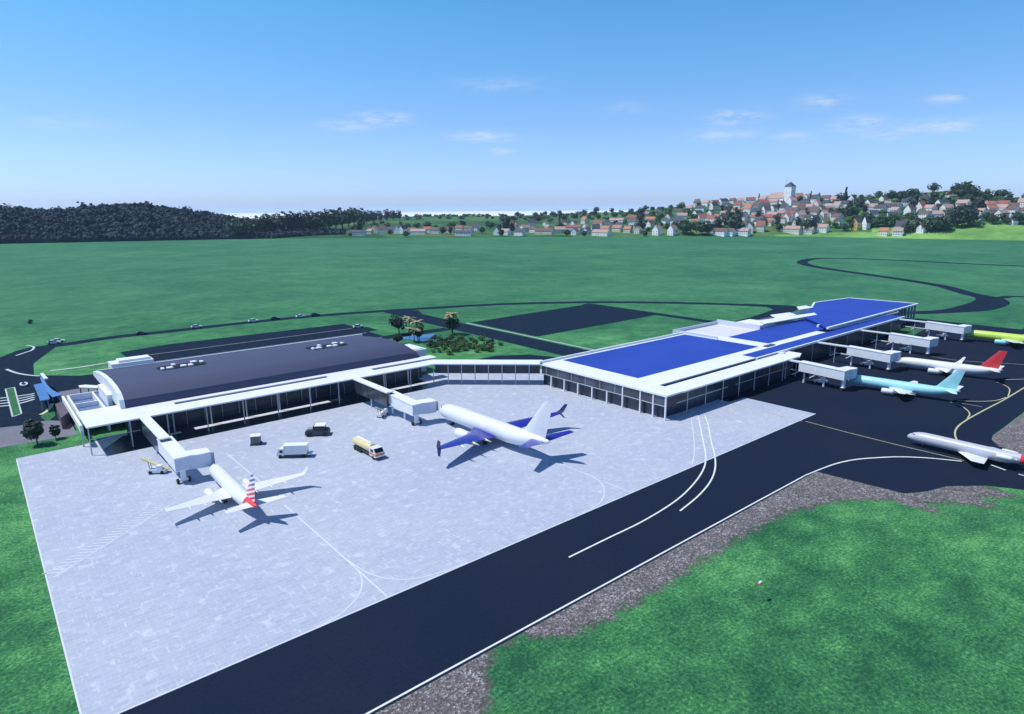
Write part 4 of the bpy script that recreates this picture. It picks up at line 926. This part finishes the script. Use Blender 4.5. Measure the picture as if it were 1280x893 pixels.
# notable houses, front rows of the town read off the photograph
N_ = [(650, 295, L_, 'white', 'slate', 0), (667, 291, Mm, 'white', 'brown', 0), (681, 293, XL, 'cream', 'brown', 0), (700, 292, L_, 'cream', 'pink', .6), (716, 288, XL, 'white', 'red', .1), (719, 294, Mm, 'white', 'red', PI2),
      (733, 293, Mm, 'white', 'brown', PI2), (745, 292, G, 'grey', 'slate', .5), (757, 291, L_, 'cream', 'orange', 0), (772, 290, L_, 'cream', 'orange', .1), (785, 291, Mm, 'cream', 'orange', 0), (752, 295, XL, 'white', 'pink', 0),
      (771, 279, XL, 'white', 'pink', 0), (790, 276, L_, 'cream', 'red', .2), (798, 292, Mm, 'cream', 'pink', PI2), (813, 279, L_, 'cream', 'orange', .1), (822, 294, G, 'white', 'pink', PI2), (841, 294, G, 'white', 'pink', PI2), (845, 281, L_, 'white', 'slate', 0),
      (898, 294, XL, 'white', 'brown', 0), (906, 294, XL, 'white', 'brown', 0), (925, 294, XL, 'white', 'pink', 0), (937, 291, G, 'white', 'red', PI2 + .3), (951, 289, G, 'cream', 'red', .4), (940, 277, XL, 'white', 'red', 0), (955, 276, XL, 'cream', 'red', .1), (970, 278, XL, 'white', 'red', .1),
      (983, 279, G, 'white', 'pink', PI2), (996, 284, G, 'white', 'slate', PI2 + .2), (989, 291, XL, 'cream', 'pink', 0), (1004, 292, XL, 'cream', 'pink', .1), (1028, 290, L_, 'white', 'pink', 0), (1071, 287, (13, 11, 10, 6), 'ochre', 'slate', PI2), (1082, 287, (8, 8, 9, 9), 'white', 'slate', PI2),
      (1106, 295, Mm, 'cream', 'orange', 0), (1123, 295, Mm, 'white', 'pink', .4), (1126, 290, G, 'white', 'slate', .3), (1153, 291, Mm, 'white', 'red', PI2), (1148, 288, L_, 'cream', 'red', .3), (1265, 281, S, 'white', 'slate', PI2), (1062, 255, G, 'white', 'slate', PI2), (1055, 260, L_, 'white', 'slate', .2),
      (1005, 263, XL, 'white', 'pink', 0), (1012, 267, XL, 'white', 'brown', .1), (1104, 264, XL, 'white', 'slate', 0), (1098, 266, L_, 'white', 'slate', 0), (1275, 262, (13, 11, 10, 6), 'white', 'pink', .2)]
for px, py, sz, wl_, rf_, an in N_: place_house(px, py, sz, wl_, rf_, an, 'front row' if py > 285 else 'middle slope')
occupied = [(h[3], h[4]) for h in houses]
def scatter(x0, x1, y0f, y1f, n, mind, fn, tries=4000):
    k = 0
    for _ in range(tries):
        if k >= n: break
        px = rng.uniform(x0, x1); py = rng.uniform(y0f(px), y1f(px))
        if all(abs(px - a) > mind * 1.5 or abs(py - b_) > mind * .62 for a, b_ in occupied):
            occupied.append((px, py)); fn(px, py); k += 1
ridge = lambda px: interp(px, RIDGE)
def rh(px, py):
    dense = interp(px, [(640, .5), (860, .8), (930, 1), (1040, .8), (1090, .55), (1180, .45), (1280, .6)])
    wl_ = rng.choices(['white', 'cream', 'grey'], [7, 2.5, .5])[0]; rf_ = rng.choices(['red', 'orange', 'brown', 'slate', 'pink'], [1.5, .8, 2.6, 1.8, 3.2])[0]
    sz = rng.choice([S, Mm, Mm, L_, L_, G])
    place_house(px, py, sz, wl_, rf_, None, 'front row' if py > 286 else 'middle slope' if py > 265 else 'crest')
scatter(868, 1050, lambda p: ridge(p) + 1.5, lambda p: 283, 84, 6.3, rh)
scatter(640, 800, lambda p: max(ridge(p) + 13, 279), lambda p: 291, 20, 6.8, rh)
scatter(1085, 1200, lambda p: ridge(p) + 8, lambda p: 274, 26, 7.5, rh)
scatter(1222, 1290, lambda p: 260, lambda p: 275, 22, 6.5, rh)
scatter(800, 870, lambda p: ridge(p) + 5, lambda p: 285, 8, 9, rh)
# village left of centre
for px, py, sz, wl_, rf_, an in [(447, 294.5, XL, 'white', 'slate', 0), (462, 293, Mm, 'cream', 'pink', 0), (468, 292, G, 'cream', 'pink', PI2), (478, 292, G, 'white', 'brown', .5), (488, 291, L_, 'white', 'slate', 0), (497, 292, G, 'white', 'pink', PI2), (503, 292, G, 'white', 'slate', PI2), (515, 292, L_, 'white', 'brown', 0),
                                (523, 293, XL, 'white', 'pink', 0), (535, 291, L_, 'cream', 'red', 0), (545, 292, L_, 'white', 'brown', 0), (562, 291, L_, 'cream', 'brown', 0), (580, 295, XL, 'white', 'slate', 0), (586, 290, L_, 'white', 'brown', 0), (596, 289, G, 'white', 'slate', .2), (622, 294, G, 'white', 'slate', PI2), (632, 294, L_, 'white', 'pink', 0), (575, 289, L_, 'cream', 'red', 0)]:
    place_house(px, py, sz, wl_, rf_, an, 'village')
    occupied.append((px, py))
# church
ch = empty('church', (*onhill(980, 256)[:2], onhill(980, 256)[2])); tag(ch, 'pale church with a tall square tower and thin spire on the crest of the town', 'church')
ch.scale = (1.55, 1.55, 1.6); ch.rotation_euler[2] = math.atan2(azdir(980).y, azdir(980).x) - PI2 - .6
mb = MB(); mb.box(-1, 10, -5, 5, -5, 24); mb.build('tower', 'wall_white', ch)
mb = MB(); mb.add([(-1.6, -5.6, 24), (10.6, -5.6, 24), (10.6, 5.6, 24), (-1.6, 5.6, 24), (4.5, 0, 30)], [(0, 1, 4), (1, 2, 4), (2, 3, 4), (3, 0, 4), (3, 2, 1, 0)]); mb.build('tower_roof', 'roof_slate', ch)
mb = MB(); mb.tube((-3.0, 0, 10), (-3.0, 0, 36), 1.9, .05, 8); mb.build('spire', 'wall_white', ch)
mb = MB(); mb.box(-26, -1, -6, 6, -5, 9); mb.add([(-26, -6, 9), (-26, 6, 9), (-26, 0, 16)], [(0, 2, 1)]); mb.build('nave', 'wall_white', ch)
mb = MB(); mb.add([(-26.5, -6.6, 8.6), (-1.004, -6.6, 8.6), (-1.004, 0, 16.3), (-26.5, 0, 16.3), (-26.5, 6.6, 8.6), (-1.004, 6.6, 8.6)], [(0, 1, 2, 3), (3, 2, 5, 4)]); mb.build('nave_roof', 'roof_pink', ch)
occupied.append((975, 256))
# town trees
for kind, px, py, s in [('dark2', 700, 291, 1.5), ('dark', 708, 295, 1.0), ('cone', 699, 281, 1.3), ('dark', 731, 296, .9), ('dark2', 800, 290, 1.5), ('dark', 806, 296, .9), ('dark', 854, 292, 2.0), ('dark2', 858, 294, 1.8), ('lime', 868, 288, 1.5), ('dark2', 878, 294, 1.7), ('dark', 885, 293, 1.5), ('mid', 866, 278, 1.6), ('mid2', 858, 270, 1.5), ('dark', 872, 262, 1.2),
                       ('dark2', 918, 292, 2.3), ('dark', 911, 282, 2.2), ('tall', 921, 278, 1.3), ('lime', 897, 284, 1.3), ('dark', 905, 270, 1.6), ('cone', 946, 252, .9), ('cone', 868, 258, .8), ('dark2', 1010, 291, 1.8), ('tall', 1017, 290, 1.2), ('dark', 1003, 286, 1.2), ('cone', 1010, 252, 1.1), ('cone', 1020, 252, .95), ('dark', 998, 253, 1.1), ('mid2', 1022, 254, 1.1),
                       ('tall', 1045, 256, 1.1), ('cone', 1053, 252, 1.5), ('tall', 1050, 258, 1.2), ('dark2', 1042, 262, 1.3), ('dark2', 1060, 274, 1.5), ('dark', 1048, 272, 1.5), ('dark2', 1036, 272, 1.2), ('dark', 1068, 271, 1.4), ('dark2', 1056, 289, .9), ('dark', 1028, 289, .8), ('dark', 975, 290, 1.2), ('mid', 1095, 284, 1.7), ('mid2', 1105, 284, 1.8), ('mid', 1115, 282, 1.8), ('mid2', 1133, 286, 1.9), ('mid', 1141, 290, 1.8),
                       ('dark', 1132, 292, 1.3), ('dark2', 1110, 252, 1.5), ('dark', 1120, 252, 1.6), ('dark2', 1133, 252, 1.7), ('dark', 1144, 253, 1.6), ('mid', 1096, 250, 1.2), ('tall', 1137, 268, 1.3), ('dark2', 1150, 262, 1.4), ('mid2', 1165, 288, 2.0), ('dark', 1160, 291, 1.5), ('mid', 1176, 288, 2.0), ('dark2', 1172, 290, 1.7), ('mid2', 1183, 289, 1.6),
                       ('tall', 1196, 286, 1.5), ('dark2', 1202, 284, 2.0), ('tall', 1209, 284, 1.4), ('dark', 1214, 280, 1.8), ('dark2', 1196, 278, 1.9), ('dark', 1206, 272, 1.7), ('dark2', 1190, 244, 1.6), ('dark2', 1200, 243, 1.7), ('dark', 1209, 244, 1.5), ('dark2', 1196, 249, 1.6), ('dark', 1183, 250, 1.5), ('dark2', 1213, 249, 1.4), ('dark', 1222, 250, 1.2), ('mid', 1206, 254, 1.5), ('mid2', 1190, 256, 1.6), ('mid', 1180, 257, 1.4),
                       ('dark', 1240, 247, 1.2), ('dark2', 1248, 248, 1.2), ('dark', 1256, 250, 1.0), ('tall', 1222, 268, 1.4), ('dark2', 1272, 280, 1.3), ('dark', 1279, 279, 1.3), ('dark2', 1240, 281, 1.1), ('dark', 1252, 278, 1.2), ('dark', 1258, 281, .9),
                       ('tall', 632, 293, 1.8), ('tall', 640, 292, 1.2), ('dark', 627, 296, 1.1), ('tall', 449, 293, 1.5), ('dark', 487, 294, .9), ('dark2', 507, 297, .9), ('dark', 553, 293, 1.2), ('tall', 563, 294, .9), ('dark', 602, 292, 1.1), ('dark', 437, 296, .6)]:
    place_tree(kind, px, py, s * .86, 'town' if px > 640 else 'village'); occupied.append((px, py))
kinds = ['dark', 'mid', 'dark2', 'mid2', 'bush', 'lime', 'mid', 'bush', 'tall']
scatter(800, 1290, lambda p: ridge(p) + .5, lambda p: interp(p, [(800, 292), (1080, 286), (1200, 286), (1290, 278)]), 75, 6.2, lambda a, c: place_tree(rng.choice(kinds), a, c, rng.uniform(.7, 1.25), 'town'))
scatter(865, 1100, lambda p: ridge(p) + 1, lambda p: 288, 34, 4.3, lambda a, c: place_tree(rng.choice(kinds), a, c, rng.uniform(.6, 1.0), 'town'))
scatter(640, 860, lambda p: ridge(p), lambda p: ridge(p) + 10, 30, 5.5, lambda a, c: place_tree(rng.choice(['dark', 'bush', 'dark2']), a, c, rng.uniform(.9, 1.3), 'valley'))
scatter(640, 800, lambda p: 280, lambda p: 292, 14, 6.5, lambda a, c: place_tree(rng.choice(kinds), a, c, rng.uniform(.6, 1.0), 'town'))
scatter(440, 640, lambda p: 286, lambda p: 289, 12, 6.5, lambda a, c: place_tree(rng.choice(['dark', 'dark2']), a, c, rng.uniform(.7, 1.0), 'village'))
# tree line at the right end of the wood, told apart against the bright sea
xs = [(300, 292), (322, 289), (331, 290), (341, 287), (352, 290), (362, 283), (370, 288), (379, 284), (387, 287), (396, 279), (404, 283), (412, 280), (420, 281), (428, 277), (436, 276), (443, 278), (452, 275), (459, 275), (467, 274), (476, 274), (484, 273), (492, 274), (500, 273)]
for i, (px, top) in enumerate(xs):
    ty = interp(px, [(290, 270), (330, 269), (360, 266), (395, 263), (434, 260), (480, 262), (500, 264)]) + rng.uniform(-1, 3)
    d = interp(px, [(300, 1350), (400, 1500), (500, 2200)]); u = azdir(px); z = hz(px, d); r_ = ray(px, ty); ztop = H + d * r_.z / math.hypot(r_.x, r_.y)
    place_tree('tall' if i % 3 else 'dark2', px, 275, max(.5, (ztop - z) / (24 if i % 3 else 17)), 'wood edge', pt=(u.x * d, u.y * d, z))
# distant hedge trees of the valley, one mass
mb = MB(); r2 = random.Random(9)
for _ in range(210):
    px = r2.uniform(395, 830); rowy = r2.choice([268.5, 270, 272, 275, 279, 283]) + r2.uniform(-.6, .6) + math.sin(px * .03) * 1.2
    if rowy > 276 and r2.random() < .5: continue
    x, y, z = onhill(px, max(rowy, interp(px, RIDGE) + .8)); s = r2.uniform(5, 9)
    crown_mesh(mb, r2, (x, y, z + s * .6), s * 1.3, s * .8, 34, s * .34)
o = mb.build('hedge_trees', 'leaf0'); tag(o, 'dark hedgerow trees dotted over the fields of the far valley', kind='stuff')
# the wood on the left hill, one mass
def blob(mb, rg, c, rx, rz):
    rings = []
    for j in range(5):
        ph = -.9 + (math.pi / 2 + .85) * j / 4; rr = max(.04, math.cos(ph)) * rx
        rings.append([(c[0] + rr * math.cos(q * 1.047) * rg.uniform(.8, 1.15), c[1] + rr * math.sin(q * 1.047) * rg.uniform(.8, 1.15), c[2] + math.sin(ph) * rz * rg.uniform(.92, 1.08)) for q in range(6)])
    mb.loft(rings)
mb = MB(); r2 = random.Random(3)
for k in range(4600):
    px = r2.uniform(-290, 430); q = r2.random() ** 1.2
    if px > 330: 
        lim = interp(px, [(330, .55), (375, .85), (430, .98)])
        if q < .25 + lim * .3 and px > 372 + q * 40: continue
    d0 = d_edge(px) + 3; d1 = min(interp(px, RDIST), 1500) + 25
    if px > 340: d0 += (px - 340) * 1.5
    if k % 7 == 0: q = 0
    d = d0 + (d1 - d0) * (q if k % 7 == 0 or r2.random() < .72 else r2.uniform(.85, 1)); u = azdir(px); z = hz(px, d)
    s = r2.uniform(5, 8) * (1.0 if r2.random() < .9 else 1.35)
    if px > 400: s *= .8
    crown_mesh(mb, r2, (u.x * d, u.y * d, z + s * .45), s * 1.2, s * .9, 24, s * .28); blob(mb, r2, (u.x * d, u.y * d, z + s * .2), s * .85, s * .8)
o = mb.build('wooded_hill', 'leaf_forest'); tag(o, 'dark blue green wood covering the hill on the left horizon', kind='stuff')

# near planting by the arched hall
def near_tree(label, name, px, py, h, w, mat, n=520, leaf=.34):
    r = make_tree(rng, mat, h, w, n, leaf, name=name); x, y = at(px, py); r.location = (x, y, 0); tag(r, label, 'tree'); return r
near_tree('dark round tree nearest the road at the right end of the car park', 'round_tree', 499, 419, 8.5, 7.5, 'leaf4')
near_tree('dark rounded tree just right of the small white block, in front of the blue pool', 'round_tree', 497, 431, 4.5, 5, 'leaf4')
near_tree('dark bushy tree standing in front of the blue pool below the pale palms', 'round_tree', 524, 426, 6.5, 4.6, 'leaf0')
near_tree('dark full tree under the palm beside the access road', 'round_tree', 566, 418, 7.5, 6.0, 'leaf4')
near_tree('dark broad tree on the grey pavement left of the forecourt', 'street_tree', 47, 556, 6.0, 4.4, 'leaf4', 420, .36)
near_tree('smaller dark tree beside the pavement, next to the white end wall', 'street_tree', 70, 549, 3.6, 2.2, 'leaf4', 260, .3)
def palm(label, px, py, h):
    r = empty('palm_tree'); x, y = at(px, py); r.location = (x, y, 0); tag(r, label, 'palm tree')
    mb = MB(); p = Vector((0, 0, -.2))
    for k in range(5):
        q = Vector((math.sin(k * .5) * .15, .1 * k, h * (k + 1) / 5)); mb.tube(p, q, .24 - k * .02, .22 - k * .02, 8); p = q
    mb.build('trunk', 'palm_trunk', r)
    mb = MB()
    for k in range(22):
        a = k * 2.4 + rng.uniform(-.2, .2); el = rng.uniform(-.1, .9); L = rng.uniform(2.6, 3.6); pts = []
        for j in range(6):
            t = j / 5; pts.append(p + Vector((math.cos(a) * L * t, math.sin(a) * L * t, math.sin(el) * L * t - 1.7 * t * t)))
        sd = Vector((-math.sin(a), math.cos(a), 0))
        for j in range(5):
            w0, w1 = [(.12 + .55 * math.sin(math.pi * min(1, t * .85 + .1))) for t in (j / 5, (j + 1) / 5)]
            for s in (-1, 1):
                mb.add([pts[j], pts[j + 1], pts[j + 1] + sd * s * w1 + Vector((0, 0, -.3 * w1)), pts[j] + sd * s * w0 + Vector((0, 0, -.3 * w0))], [(0, 1, 2, 3)], 0 if k % 3 else 1)
    mb.build('fronds', ['frond_gold', 'frond_green'], r); return r
palm('palm with pale golden fronds farthest left by the road behind the hall', 512, 416, 6.0)
palm('tallest pale palm, beside the blue pool behind the hall', 522, 424, 7.0)
palm('pale palm leaning over the blue pool, left of its neighbour', 518, 428, 5.0)
palm('golden topped palm standing alone beside the access road', 565, 419, 8.6)
mb = MB(); mb.sheet(A(.03, (500, 421), (505, 419.5), (519, 419.5), (545, 417.5), (546, 421), (544, 425), (528, 427), (512, 424.5), (504, 424)), .03); struct(mb, 'pond', 'pool_water', 'small blue pool among the palms')
spr = {}
def shrub(px, py, s, mat):
    if mat not in spr:
        r = empty('shrub'); mb = MB(); crown_mesh(mb, rng, (0, 0, 1.0), 1.5, 1.1, 260, .2); mb.build('foliage', mat, r)
        mb = MB(); mb.tube((0, 0, -.1), (0, 0, 1.1), .07, .03, 5); mb.build('stem', 'trunk', r); spr[mat] = r; o = r
    else: o = copy_tree(spr[mat])
    x, y = at(px, py); o.location = (x, y, 0); o.rotation_euler[2] = rng.uniform(0, 6); o.scale = (s, s, s * rng.uniform(.8, 1.2)); return o
sh = []
for k in range(46):
    while 1:
        px, py = rng.uniform(536, 634), rng.uniform(422, 444)
        if py > interp(px, [(536, 425), (570, 421), (600, 425), (636, 434)]) and py < interp(px, [(536, 440), (560, 446), (600, 444), (636, 438)]) and all((px - a) ** 2 + 4 * (py - b_) ** 2 > 22 for a, b_ in sh): break
        if rng.random() < .002: break
    sh.append((px, py)); mat = rng.choice(['leaf1', 'leaf2', 'leaf3', 'leaf2', 'leaf0']); o = shrub(px, py, rng.uniform(.65, 1.15), mat)
    tag(o, {'leaf3': 'bright yellow green shrub in the planted bed behind the canopy corner', 'leaf0': 'dark green shrub in the planted bed behind the canopy corner', 'leaf1': 'mid green shrub in the planted bed behind the canopy corner', 'leaf2': 'light green shrub in the planted bed behind the canopy corner'}[mat], 'shrub', {'leaf3': 'yellow green', 'leaf0': 'dark', 'leaf1': 'mid green', 'leaf2': 'light green'}[mat] + ' shrubs in the planted bed')
o = shrub(38, 405, .8, 'leaf0'); tag(o, 'lone dark bush on the far grass at the left', 'bush'); o.name = 'bush'

# ------------------------------------------------------------------ labels of the repeated far things
ORD = ['first', 'second', 'third', 'fourth', 'fifth', 'sixth', 'seventh', 'eighth', 'ninth', 'tenth', 'eleventh', 'twelfth', 'thirteenth', 'fourteenth', 'fifteenth', 'sixteenth', 'seventeenth', 'eighteenth', 'nineteenth', 'twentieth']
ZN = {'front row': 'in the town row beside the airfield', 'middle slope': 'on the middle slope of the town', 'crest': 'on the crest of the town hill', 'village': 'in the small village left of centre'}
def label_all(items, keyf, textf):
    d = {}
    for it in items: d.setdefault(keyf(it), []).append(it)
    for k, l in d.items():
        l.sort(key=lambda t: t[-1])
        n = len(l)
        for i, it in enumerate(l):
            o_ = '' if n == 1 else ('leftmost ' if i == 0 else 'rightmost ' if i == n - 1 else (ORD[i] if i < 20 else ORD[n - 1 - i]) + ' ')
            side = '' if (i < 20 or n == 1 or i == n - 1) else ' from right'
            it[0]['label'] = textf(it, o_) + side
SZ = lambda w: 'small' if w < 12 else 'long' if w > 28 else 'mid-sized'
label_all([(o, w, r, z, SZ(wd), px) for o, w, r, px, py, z, wd in houses], lambda t: t[1:5], lambda t, o_: f"{o_}{t[4]} {t[1]} house with {t[2]} roof {ZN[t[3]]}")
for h in houses: h[0]['category'] = 'house'; h[0]['group'] = 'houses of the ' + ('village' if h[5] == 'village' else 'hillside town')
ZT = {'town': 'among the houses of the hillside town', 'village': 'by the small village left of centre', 'valley': 'on the skyline left of the town', 'wood edge': 'along the skyline right of the wooded hill'}
def band(py, z): return 'town' if z != 'town' else z
label_all([(o, k, z, ('upper' if py < 262 else 'lower' if py > 280 else 'middle') if z == 'town' else '', px) for o, k, px, py, z in trees], lambda t: t[1:4],
          lambda t, o_: f"{o_}{LOOK[t[1]]} " + (f"on the {t[3]} part of the town hill" if t[3] else ZT[t[2]]))
for t in trees: t[0]['category'] = 'tree'; t[0]['group'] = {'town': 'trees among the town houses', 'village': 'trees by the village', 'valley': 'skyline trees left of the town', 'wood edge': 'trees at the edge of the wood'}[t[4]]

# ------------------------------------------------------------------ light and air
SUN_EL, SHA = R(60), R(-42)             # height of the sun, heading of the shadows
sd = bpy.data.lights.new('sun', 'SUN'); sd.energy = 4.0; sd.angle = R(.5); sd.color = (1, .965, .91)
so = bpy.data.objects.new('sun', sd); COL.objects.link(so)
dirv = Vector((math.cos(SHA) * math.cos(SUN_EL), math.sin(SHA) * math.cos(SUN_EL), -math.sin(SUN_EL)))
so.rotation_euler = dirv.to_track_quat('-Z', 'Y').to_euler(); so.location = (0, 0, 200)
w = bpy.data.worlds.new('World'); sc.world = w; w.use_nodes = True; nt = w.node_tree; bg = nt.nodes['Background']
sky = nt.nodes.new('ShaderNodeTexSky'); sky.sky_type = 'NISHITA'; sky.sun_disc = False; sky.sun_elevation = SUN_EL
az_sun = math.atan2(-dirv.y, -dirv.x); sky.sun_rotation = R(90) - az_sun
sky.air_density = 1.0; sky.dust_density = .6; sky.ozone_density = 1.5; sky.altitude = 0
tc = nt.nodes.new('ShaderNodeTexCoord'); sp = nt.nodes.new('ShaderNodeSeparateXYZ'); nt.links.new(tc.outputs['Generated'], sp.inputs[0])
el = math_(nt, 'ARCSINE', sp.outputs[2])
tint = ramp(nt, math_(nt, 'DIVIDE', el, R(40), clamp=True), [(0, (1.02, 1.36, 2.5)), (.06, (.92, 1.24, 2.15)), (.18, (.82, 1.16, 1.68)), (.38, (.60, 1.30, 1.66)), (.6, (.45, .95, 1.4)), (1, (.4, .7, 1.05))])
col = mix(nt, 1.0, sky.outputs[0], tint, 'MULTIPLY')
# wisps of cloud, placed by compass bearing and height
az = math_(nt, 'ARCTAN2', sp.outputs[1], sp.outputs[0])
nzm = nt.nodes.new('ShaderNodeMapping'); nzm.inputs['Scale'].default_value = (10, 10, 40); nt.links.new(tc.outputs['Generated'], nzm.inputs['Vector'])
nn = noise(nt, nzm.outputs[0], 3.0, 6, .65)
tot = None
for px, py, wx, wy, am in [(435, 157, 28, 6, .45), (478, 149, 30, 7, .55), (603, 171, 34, 6, .55), (622, 190, 14, 3.5, .6), (618, 106, 50, 8, .2), (920, 147, 28, 7, .5), (905, 168, 32, 6, .4), (1075, 155, 26, 7, .5), (1108, 169, 24, 5, .4), (1178, 158, 42, 6, .5), (1028, 127, 24, 7, .35), (1183, 122, 16, 5, .4), (990, 172, 20, 5, .4), (85, 155, 40, 7, .2), (780, 136, 20, 6, .2)]:
    r_ = ray(px, py); a0 = math.atan2(r_.y, r_.x); e0 = math.atan2(r_.z, math.hypot(r_.x, r_.y)); wa, we = wx / FPX, wy / FPX
    u1 = math_(nt, 'POWER', math_(nt, 'ABSOLUTE', math_(nt, 'DIVIDE', math_(nt, 'SUBTRACT', az, a0), wa)), 2); u2 = math_(nt, 'POWER', math_(nt, 'ABSOLUTE', math_(nt, 'DIVIDE', math_(nt, 'SUBTRACT', el, e0), we)), 2)
    g = math_(nt, 'MULTIPLY', math_(nt, 'EXPONENT', math_(nt, 'MULTIPLY', math_(nt, 'ADD', u1, u2), -1)), am)
    tot = g if tot is None else math_(nt, 'MAXIMUM', tot, g)
cf = math_(nt, 'MULTIPLY', math_(nt, 'MULTIPLY', tot, 1.5), ramp(nt, nn, [(.38, (.05, .05, .05)), (.62, (1, 1, 1))]), clamp=True)
col = mix(nt, cf, col, (6.6, 7.6, 9.4))
nt.links.new(col, bg.inputs['Color']); bg.inputs['Strength'].default_value = .10
# haze
HAZE = 0.00004
if HAZE:
    mb = MB(); mb.box(-30500, 30500, -30500, 30500, -3, 125)
    hm = bpy.data.materials.new('haze_air'); hm.use_nodes = True; nt = hm.node_tree; nt.nodes.clear()
    out = nt.nodes.new('ShaderNodeOutputMaterial'); pv = nt.nodes.new('ShaderNodeVolumePrincipled'); pv.inputs['Density'].default_value = HAZE
    pv.inputs['Color'].default_value = (.58, .75, 1, 1); pv.inputs['Anisotropy'].default_value = 0; nt.links.new(pv.outputs[0], out.inputs['Volume']); MATS['haze_air'] = hm
    o = mb.build('haze', 'haze_air'); tag(o, 'thin pale air haze over the airfield', kind='stuff')
vs = sc.view_settings; sc.display_settings.display_device = 'sRGB'; vs.view_transform = 'Standard'; vs.look = 'None'; vs.exposure = 0; vs.gamma = 1; vs.use_curve_mapping = False
sc.cycles.max_bounces = 6; sc.cycles.transparent_max_bounces = 16; sc.cycles.volume_bounces = 2
